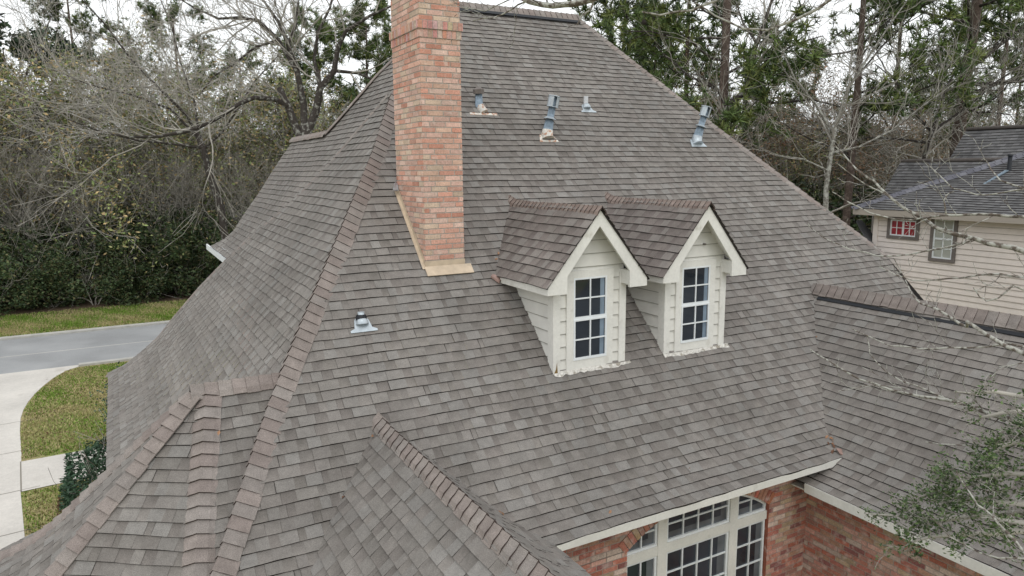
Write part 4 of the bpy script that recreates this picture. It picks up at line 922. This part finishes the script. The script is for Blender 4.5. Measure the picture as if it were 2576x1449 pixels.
handtree('leaning_tree', 'dark leaning leafless trunk at the left edge', (x, y_), [
    (.24, .16, [(125, 560), (108, 500), (85, 440), (60, 360), (30, 292), (-10, 258)]),
    (.09, .03, [(60, 362), (100, 300), (150, 260), (210, 245), (280, 250)]), (.08, .03, [(85, 440), (40, 430), (-20, 440)]), (.08, .03, [(30, 292), (60, 200), (100, 110), (130, 40)])],
    47, PT, 403, 'bark_dark', dens=1.6)
x, y_ = spot(1826, 28)
handtree('sweetgum_tree', 'dark forked leafless tree against the stout pine behind the right hip', (x, y_), [
    (.17, .13, [(1822, 420), (1824, 330), (1828, 268)]),
    (.14, .05, [(1828, 270), (1868, 236), (1889, 196), (1900, 120), (1922, 60), (1945, -10)]),
    (.06, .02, [(1890, 195), (1940, 150), (2000, 110), (2070, 90)]), (.06, .02, [(1905, 110), (1870, 60), (1850, 0)]), (.05, .02, [(1830, 275), (1800, 220), (1760, 190), (1700, 180)]),
    (.07, .02, [(1865, 240), (1950, 260), (2040, 250), (2120, 270)])],
    28, dict(PT, L=2.0, rmin=.008, n=(0, 3, 4)), 404, 'bark_dark', dens=1.6)
x, y_ = spot(2080, 26)
handtree('slender_tree', 'slender lichen grey leafless tree between the roof and the neighbour house', (x, y_), [
    (.10, .07, [(2077, 560), (2078, 470), (2092, 380), (2100, 320)]), (.06, .02, [(2100, 320), (2130, 230), (2180, 150), (2240, 60), (2290, -10)]), (.05, .02, [(2098, 335), (2050, 260), (2000, 200), (1960, 110), (1940, 40)]),
    (.05, .02, [(2092, 385), (2160, 370), (2240, 330), (2330, 260), (2400, 210)]), (.04, .02, [(2085, 430), (2020, 400), (1950, 390)])],
    26, dict(PT, L=2.0, rmin=.007, n=(0, 3, 4)), 405, 'bark_grey', dens=1.8)
x, y_ = spot(2330, 30)
handtree('crooked_tree', 'leafless tree with crooked limbs behind the grey roof', (x, y_), [
    (.14, .09, [(2330, 500), (2325, 400), (2345, 330)]), (.07, .02, [(2345, 330), (2420, 280), (2500, 210), (2576, 160), (2640, 120)]), (.06, .02, [(2345, 335), (2290, 270), (2250, 200), (2200, 160)]), (.06, .02, [(2335, 360), (2270, 350), (2190, 345), (2120, 360)]),
    (.06, .02, [(2345, 330), (2380, 220), (2440, 120), (2480, 20)])],
    30, dict(PT, L=2.0, rmin=.008, n=(0, 3, 4)), 406, 'bark_dark', dens=1.6)
# ------------------------------------------------------------------ near tree whose branches hang into view
Z4 = lambda l: [(1996.4+.4*a, 257.6+.4*b) for a, b in l]
R4 = lambda l: [(1288+.5*a, 724.5+.5*b) for a, b in l]
near = empty('overhanging_tree', V((7.6, .6, ZG))+OFF); tag(near, 'near leafless tree whose white lichened branches reach in from the right', 'tree')
tr = MB(); tw = MB(); rg = random.Random(500)
trunk = [V((7.6, .6, ZG)), V((7.5, .7, -5)), V((7.3, .8, -2.5)), V((7.2, .9, 0)), V((7.1, .9, 2.6)), V((7.0, 1.2, 5))]
tr.tube(trunk, [.24, .2, .17, .14, .11, .06], 10, cap=False); tr.build('trunk', MT['bark_lichen'], near)
def nb(pxs, d0, d1, r0_, r1_, root=None, spur=6.0, sl=.28):
    r0_ *= 1.15; r1_ *= 1.0; spur *= 1.4
    pts = [at(x, y_, lerp(d0, d1, i/max(1, len(pxs)-1))) for i, (x, y_) in enumerate(pxs)]
    # refine with small wander
    fine = [pts[0]]
    for a, b in zip(pts, pts[1:]):
        fine.append(a.lerp(b, .5)+V((rg.gauss(0, 1), rg.gauss(0, 1), rg.gauss(0, 1)))*.012*(a-b).length**.5); fine.append(b)
    if root is not None: fine = fine+[root]
    n = len(fine); rad = [lerp(r0_, r1_, (i/(n-1))) for i in range(n)]
    tw.tube(fine, rad, 7 if r1_ > .015 else 5)
    L = sum((a-b).length for a, b in zip(pts, pts[1:]))
    for _ in range(int(L*spur)):
        k = rg.randrange(max(1, n-1-(1 if root is not None else 0))); s_ = fine[k].lerp(fine[k+1], rg.random()); ax = (fine[k]-fine[k+1]).normalized()
        v = V((rg.gauss(0, 1), rg.gauss(0, 1), rg.gauss(.5, 1))); v = (v-ax*v.dot(ax)).normalized(); sp = rg.uniform(.5, 1.2); l_ = sl*rg.uniform(.25, 1.2)
        limb(tw, s_, ax*math.cos(sp)+v*math.sin(sp), l_, max(rad[k]*.4, .0032), 1 if l_ > sl*.6 else 0, rg, dict(n=(0, 3, 3), rmin=.0024, wob=.2, up=.08, seg=4, lr=(.35, .6), twigseg=3))
T1 = trunk[2]; T2 = trunk[1]; T3 = trunk[3]
nb(Z4([(250, 265), (350, 370), (420, 440), (510, 500), (600, 590), (700, 670), (830, 740), (880, 780), (1000, 825), (1150, 860), (1300, 900), (1449, 935), (1560, 960)]), 7.0, 5.8, .005, .026, T1, 3.5)
nb(Z4([(520, 375), (513, 430), (510, 500)]), 6.8, 6.8, .004, .006, None, 2)
nb(Z4([(270, 380), (400, 480), (500, 540), (570, 575), (600, 592)]), 6.9, 6.7, .004, .008, None, 4)
nb(Z4([(240, 560), (330, 620), (480, 695), (620, 730), (740, 740), (850, 725), (960, 710), (1100, 705), (1250, 705), (1449, 720), (1560, 740)]), 6.8, 5.8, .004, .015, T1, 4)
nb(Z4([(1010, 560), (965, 580), (945, 615), (952, 660), (960, 705)]), 6.0, 6.0, .004, .008, None, 5)
nb(Z4([(85, 755), (160, 830), (240, 875), (350, 925), (520, 965), (650, 965), (830, 935), (950, 915), (1130, 868)]), 7.2, 6.1, .003, .010, None, 3.5)
nb(Z4([(540, 1035), (640, 1085), (750, 1120), (900, 1115), (1050, 1105), (1170, 1085), (1300, 1080), (1449, 1100), (1560, 1110)]), 6.6, 5.6, .004, .012, T1, 4)
nb(Z4([(1130, 1165), (1170, 1225), (1210, 1250), (1290, 1230), (1380, 1150), (1449, 1180)]), 5.8, 5.6, .004, .008, None, 4)
nb(Z4([(630, 980), (700, 1110), (740, 1200), (800, 1265), (900, 1300), (1000, 1360), (1090, 1410)])+R4([(2290, 170), (2380, 230), (2480, 290), (2576, 330), (2700, 350)]), 6.8, 5.2, .0035, .020, T2, 3.5)
nb(R4([(1500, 310), (1600, 370), (1750, 460), (1900, 510), (2050, 545), (2200, 565), (2300, 590), (2420, 640), (2576, 690), (2700, 730)]), 6.8, 5.0, .004, .022, T2, 3.5)
nb(R4([(1710, 205), (1800, 245), (1900, 290), (2050, 305), (2200, 300), (2400, 295), (2500, 280), (2620, 300)]), 6.4, 5.4, .0035, .010, T2, 3.5)
nb(R4([(1785, 240), (1800, 330), (1880, 420), (1960, 470), (2080, 510), (2200, 562)]), 6.4, 5.9, .0035, .008, None, 3.5)
nb(R4([(2080, 775), (2250, 790), (2400, 800), (2480, 790), (2576, 765), (2680, 760)]), 5.6, 5.0, .0035, .008, T2, 4)
nb(R4([(2235, 920), (2290, 1010), (2340, 1090), (2420, 1150), (2480, 1220), (2576, 1330), (2650, 1400)]), 5.2, 4.6, .004, .013, T2, 3)
nb(R4([(2100, 1150), (2200, 1250), (2350, 1330), (2450, 1360), (2576, 1362), (2680, 1350)]), 5.2, 4.8, .003, .009, T2, 3)
nb(Z4([(1195, 350), (1240, 420), (1300, 490), (1449, 540), (1560, 580)]), 6.2, 5.6, .004, .009, T3, 4)
nb(Z4([(835, 380), (920, 460), (1000, 540), (1150, 580), (1300, 570), (1449, 545), (1560, 540)]), 6.4, 5.6, .0035, .008, T3, 4)
nb(R4([(1640, 520), (1780, 490), (1900, 495), (2000, 512)]), 6.2, 6.0, .003, .005, None, 4)
# top limb crossing above the ridge
nb([(1190, 52), (1240, 45), (1290, 22), (1320, 5), (1340, -10)], 6.2, 6.0, .004, .009, None, 6)
nb([(1285, -22), (1330, 4), (1390, 15), (1450, 9), (1500, -6), (1560, -40), (1640, -120)], 6.0, 5.6, .018, .030, trunk[4], 3, .5)
nb([(1452, 62), (1462, 40), (1485, 25), (1493, 0)], 5.9, 5.9, .006, .010, None, 4)
nb([(1160, 20), (1220, 28), (1290, -5), (1330, 3)], 6.2, 6.0, .003, .007, None, 6)
nb([(1615, 30), (1660, 38), (1740, 26), (1800, 2), (1850, -40)], 5.6, 5.4, .006, .012, None, 4)
nb([(1750, 8), (1800, 40), (1870, 72), (1930, 76), (2000, 50), (2060, 20), (2110, -15)], 5.6, 5.2, .005, .014, trunk[4], 4)
tw.build('branches', MT['bark_lichen'], near)
sb = MB(); c_ = at(1620, 56, 5.5)
bm = bmesh.new(); bmesh.ops.create_icosphere(bm, subdivisions=2, radius=.018)
for f in bm.faces: sb.face([c_+v.co for v in f.verts], (.03, .02, .015))
for v in bm.verts:
    d = v.co.normalized(); e_ = d.orthogonal().normalized()*.003; p = c_+v.co; sb.face([p-e_, p+e_, p+d*.009], (.03, .02, .015)); e2 = d.cross(e_); sb.face([p-e2, p+e2, p+d*.009])
bm.free(); sb.tube([c_, at(1618, 30, 5.55)], [.0015, .0015], 3)
sb.build('seed_ball', MT['edge'], near)
# leafy evergreen reaching in at the lower right
yp = empty('yaupon_tree', V((8.0, 2.2, ZG))+OFF); tag(yp, 'small leaved evergreen tree in front of the right wing at the lower right', 'tree')
tr = MB(); lf = MB(); rg = random.Random(510); YT = [V((8.0, 2.2, ZG)), V((7.8, 2.3, -6.5)), V((7.5, 2.4, -5.2)), V((7.3, 2.5, -4.2))]
tr.tube(YT, [.1, .09, .07, .05], 8)
YC = [(.055, .10, .03), (.085, .135, .04), (.035, .065, .022), (.13, .17, .08), (.06, .09, .035)]
for pxs, d0, d1, nl, sp in (
    ([(2175, 1292), (2230, 1296), (2290, 1300), (2360, 1310), (2440, 1300), (2560, 1290), (2640, 1290)], 5.9, 5.3, 1500, .07),
    ([(2262, 1388), (2290, 1365), (2340, 1350), (2420, 1345), (2520, 1340), (2640, 1330)], 5.7, 5.2, 1200, .06),
    ([(2290, 1262), (2340, 1240), (2400, 1250), (2480, 1260), (2600, 1270)], 5.6, 5.2, 1700, .09),
    ([(2350, 1230), (2400, 1200), (2460, 1200), (2540, 1190), (2640, 1200)], 5.5, 5.0, 1900, .09),
    ([(2440, 1180), (2480, 1150), (2530, 1120), (2600, 1100), (2660, 1090)], 5.4, 5.0, 1900, .09),
    ([(2400, 1320), (2450, 1290), (2520, 1310), (2620, 1320)], 5.3, 5.0, 1500, .09),
    ([(2400, 985), (2450, 990), (2500, 985), (2580, 1000), (2660, 1010)], 5.6, 5.2, 200, .03),
    ([(2430, 1070), (2470, 1050), (2520, 1040), (2600, 1030)], 5.5, 5.2, 160, .03), ([(2480, 1110), (2530, 1080), (2600, 1060)], 5.4, 5.1, 260, .03)):
    pts = [at(x, y_, lerp(d0, d1, i/(len(pxs)-1))) for i, (x, y_) in enumerate(pxs)]; tr.tube(pts+[YT[3]], [lerp(.004, .03, i/len(pts)) for i in range(len(pts)+1)], 5)
    tips = []
    for _ in range(16):
        k = rg.randrange(len(pts)-1); s_ = pts[k].lerp(pts[k+1], rg.random()); limb(tr, s_, V((rg.gauss(-.3, 1), rg.gauss(0, 1), rg.gauss(-.05, .6))), (.10+sp*1.1)*rg.uniform(.5, 1.2), .004, 1, rg, dict(n=(0, 4), rmin=.002, wob=.3, up=.02, lr=(.4, .8)), tips)
    tips += pts[:-1]
    leaves(lf, tips, int(nl*.62), .0165, sp*.36, rg, YC)
tr.build('trunk', MT['bark_twig'], yp); lf.build('leaves', MT['leaf_dark'], yp)
# ================================================================== NEIGHBOUR HOUSE
nh = empty('siding_house', V((27, 8, ZG))+OFF); tag(nh, 'pink beige lap sided two storey house with dark grey shingle roof', 'house')
NXW = 22.0; yc = 15.05
mb = MB(); z = ZG; rg = random.Random(600)
while z < -1.62:
    z1 = min(z+.172, -1.60); f = rg.uniform(.98, 1.02)
    mb.face([V((NXW-.022, -2, z)), V((NXW-.022, yc, z)), V((NXW-.004, yc, z1)), V((NXW-.004, -2, z1))], (f, f, f)); mb.face([V((NXW-.0235, -2, z1-.012)), V((NXW-.0235, yc-.13, z1-.012)), V((NXW-.0235, yc-.13, z1)), V((NXW-.0235, -2, z1))], (.5, .48, .46)); mb.face([V((NXW, -2, z)), V((NXW, yc, z)), V((NXW-.022, yc, z)), V((NXW-.022, -2, z))], (.25, .24, .24)); z = z1  # lap shadows painted as dark strips and dark board undersides
mb.face([V((NXW, -2, ZG)), V((34, -2, ZG)), V((34, -2, -1.6)), V((NXW, -2, -1.6))]); mb.face([V((NXW, yc, ZG)), V((34, yc, ZG)), V((34, yc, -1.6)), V((NXW, yc, -1.6))])
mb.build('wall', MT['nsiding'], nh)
mb = MB(); mb.box((NXW-.045, yc-.13, ZG), (NXW+.1, yc+.03, -1.62)); mb.build('corner_board', MT['nsiding'], nh)
mb = MB(); mb.box((NXW-.45, -2.5, -1.64), (NXW-.42, yc+.5, -1.44)); mb.box((NXW-.45, yc+.5, -1.64), (34, yc+.53, -1.44)); mb.box((NXW-.42, -2.5, -1.64), (NXW+.0, yc+.5, -1.62)); mb.build('fascia', mat('neighbour fascia', (.36, .32, .28), .7), nh)
def nwin(y0, y1, z0, z1, pm, nx, nz, extra_=None):
    w1 = MB(); x = NXW-.03
    for a, b, c, d in ((y0-.10, y0, z0-.10, z1+.1), (y1, y1+.10, z0-.10, z1+.1), (y0, y1, z0-.10, z0), (y0, y1, z1, z1+.1)): w1.box((x-.035, a, c), (x+.02, b, d))
    o = w1.build('window', MT['ntrim'], nh)
    f = MB(); fr = .04
    for a, b, c, d in ((y0, y0+fr, z0, z1), (y1-fr, y1, z0, z1), (y0+fr, y1-fr, z0, z0+fr), (y0+fr, y1-fr, z1-fr, z1)): f.box((x-.02, a, c), (x+.02, b, d))
    for i in range(1, nx): yy = lerp(y0, y1, i/nx); wd_ = .03 if (nx == 4 and i == 2) else .012; f.box((x-.012, yy-wd_, z0+fr), (x+.01, yy+wd_, z1-fr))
    for i in range(1, nz): zz = lerp(z0, z1, i/nz); wd_ = .028 if (nz == 4 and i == 2) else .011; f.box((x-.008, y0+fr, zz-wd_), (x+.012, y1-fr, zz+wd_))
    f.build('window_frame', MT['white'], o)
    g_ = MB(); g_.box((x+.005, y0+fr, z0+fr), (x+.009, y1-fr, z1-fr)); g_.build('window_pane', pm, o)
nwin(13.62, 14.48, -2.27, -1.76, MT['redpane'], 4, 2); nwin(12.45, 13.05, -2.86, -1.66, MT['blind'], 2, 4)
SHD = [MT['dark_shingle'], MT['edge']]
def nface(slope, ex, ez, e, ylo, yhi, zr, seed, name='roof'):
    nrm = math.sqrt(1+slope*slope); lv = []; x = ex; z = ez
    while z < zr: lv.append((V((x, ylo(x, z), z)), V((x, max(yhi(x, z), ylo(x, z)), z)))); x += e/nrm; z += e*slope/nrm
    mb = MB(); shingles(mb, lv, (0, 1, 0), random.Random(seed), t=.02, pal=PALD, gap=GAPD, wmul=1.3); return mb.build(name, SHD, nh)
sN = .50
rn = nface(sN, NXW-.45, -1.44, .143, lambda x, z: -3, lambda x, z: yc+.5-(x-NXW+.45), 2.6, 610)
CG = [(.14, .14, .16), (.16, .16, .18), (.12, .12, .14)]
h0 = V((NXW-.45, yc+.5, -1.42)); hd_ = V((1, -1, sN))
mb = MB(); caps(mb, [h0, h0+hd_*8], V((-sN, 0, 1)), V((0, sN, 1)), random.Random(611), w=.16, e=.2, hgt=.03, pal=CG); mb.build('hip_cap', CP, rn)
mb = MB(); caps(mb, [h0+V((.35, .35, -.02)), h0+hd_*8+V((.45, .45, .05))], V((-sN, 0, 1)), V((0, sN, 1)), random.Random(612), w=.13, e=.2, hgt=.03, pal=CG); mb.build('hip_cap', CP, rn)
mb = MB(); mb.face([h0, h0+hd_*8, V((34, yc+.5-8, 2.5)), V((34, yc+.5, -1.44))], (.08, .08, .085)); mb.build('roof', SHD, nh)
# rear wing and high main roof: planes set further right, bounded by the sight of their gable edges
def npt(px, py, x_e, z_e, sl_): r_ = ray(px, py); n_ = V((-sl_, 0, 1)); d_ = n_.dot(V((x_e, 0, z_e))); return r_*(d_/n_.dot(r_))
for (sl_, xe, ze, rl, rb, sd_) in ((1.0, 24.3, -1.6, (2268, 405), (2195, 530), 620), (1.0, 25.6, -1.2, (2432, 325), (2360, 450), 621)):
    a = npt(*rl, xe, ze, sl_); b = npt(*rb, xe, ze, sl_)
    nface(sl_, b.x, b.z, .143, lambda x, z: -1, lambda x, z, a=a, b=b: lerp(b.y, a.y, min(1, max(0, (z-b.z)/(a.z-b.z)))), a.z, sd_)
    mb = MB(); mb.tube([V((a.x, -1, a.z)), a], [.07, .07], 6); mb.build('ridge_cap', MT['ntrim'], nh)
    mb = MB(); mb.face([V((a.x, -1, a.z)), a, V((a.x+4, a.y, a.z-4)), V((a.x+4, -1, a.z-4))], (.08, .08, .085)); mb.face([a, b, V((b.x, b.y, -5)), V((a.x+4, a.y, -5)), V((a.x+4, a.y, a.z-4))], (.3, .28, .26)); mb.build('roof', SHD, nh)
vp_ = npt(2538, 430, NXW-.45, -1.44, sN); mb = MB(); mb.tube([vp_, vp_+V((0, 0, .45))], [.06, .06], 10); mb.tube([vp_+V((0, 0, .45)), vp_+V((0, 0, .5))], [.08, .08], 10); mb.build('vent_pipe', MT['black'], nh)
mb = MB(); mb.prism([vp_+V((-.1, .06, .0)), vp_+V((-.1, -.04, .0)), vp_+V((-.8, .22, -.40)), vp_+V((-.8, .28, -.40))], V((0, 0, .03))); mb.build('flashing', MT['galv'], nh)
# low grey lean-to roof seen between the hip and the neighbour wall
mb = MB(); a = at(2170, 600, 24); 
lr_ = empty('garden_shed', V((a.x, a.y, ZG))+OFF); tag(lr_, 'low grey roofed shed partly seen left of the neighbour wall', 'shed')
s = MB(); s.prism([V((a.x-.6, a.y-1.2, a.z-.9)), V((a.x+.6, a.y-.9, a.z-.9)), V((a.x+.6, a.y+.5, a.z+.5)), V((a.x+.3, a.y+.5, a.z+.5))], (.02, .02, .06), (.09, .09, .095)); s.build('roof', SHD, lr_)
s = MB(); s.box((a.x-.4, a.y-1.0, ZG), (a.x+.7, a.y+.6, a.z-.95)); s.build('wall', MT['nsiding'], lr_)
# ------------------------------------------------------------------ dry leaves caught on the roof
rg = random.Random(700); GL = 'dry leaves lying on the roof'
def leafmesh(mb, p, s_, n):
    n = V(n).normalized(); t_ = n.orthogonal().normalized(); a = rg.uniform(0, 6.28); u = t_*math.cos(a)+n.cross(t_)*math.sin(a); v = n.cross(u)
    c = rg.choice([(1, 1, 1), (1.35, 1.2, 1.1), (.7, .6, .6), (1.7, 1.6, 1.5)])
    m_ = p+n*.01; mb.face([m_-u*s_, m_-v*s_*.5+n*s_*.35, m_+u*s_*.1+n*.003], c); mb.face([m_+u*s_, m_+u*s_*.1, m_-v*s_*.5+n*s_*.35], c); mb.face([m_-u*s_, m_+u*s_*.1, m_+v*s_*.5+n*s_*.3], c); mb.face([m_+u*s_, m_+v*s_*.5+n*s_*.3, m_+u*s_*.1], c)
def onF(x, y_, lift=.02): # point on the front slope below a bearing
    r_ = ray(x, y_); k = 4.0
    for _ in range(400):
        p = r_*k
        if p.z < fz(p.y) and p.y > 6.5: break
        k += .04
    return p+NF*lift
def onD(x, y_, sg):
    r_ = ray(x, y_); n_ = V((sg, 0, 1)); d_ = n_.dot(V((DX, 0, -3.0))); return r_*(d_/n_.dot(r_))+n_.normalized()*.02
DL = 'small curled brown dry leaf lying on the shingles in a valley'
for p_, n_ in ([(onD(x, y_, -1), (-1, 0, 1)) for x, y_ in ((942, 1100), (908, 1150), (868, 1255), (845, 1295), (813, 1355), (790, 1420))]+[(onF(x, y_), NF) for x, y_ in ((1173, 1232), (1199, 1258), (1254, 1291), (1262, 1296), (1285, 1318), (1732, 1182), (1532, 1290), (2046, 738), (2052, 850), (1252, 640), (1247, 655), (550, 1092))]):
    mb = MB(); leafmesh(mb, p_, .035, n_); o = mb.build('dry_leaf', MT['dryleaf']); tag(o, DL, 'leaf', GL)
mb = MB()
for _ in range(26): leafmesh(mb, onF(2088+rg.gauss(0, 6)+4, 1095+rg.gauss(0, 18), .03), rg.uniform(.025, .05), (rg.gauss(-.5, .4), rg.gauss(-.5, .4), 1))
tag(mb.build('leaf_clump', MT['dryleaf']), kind='stuff')
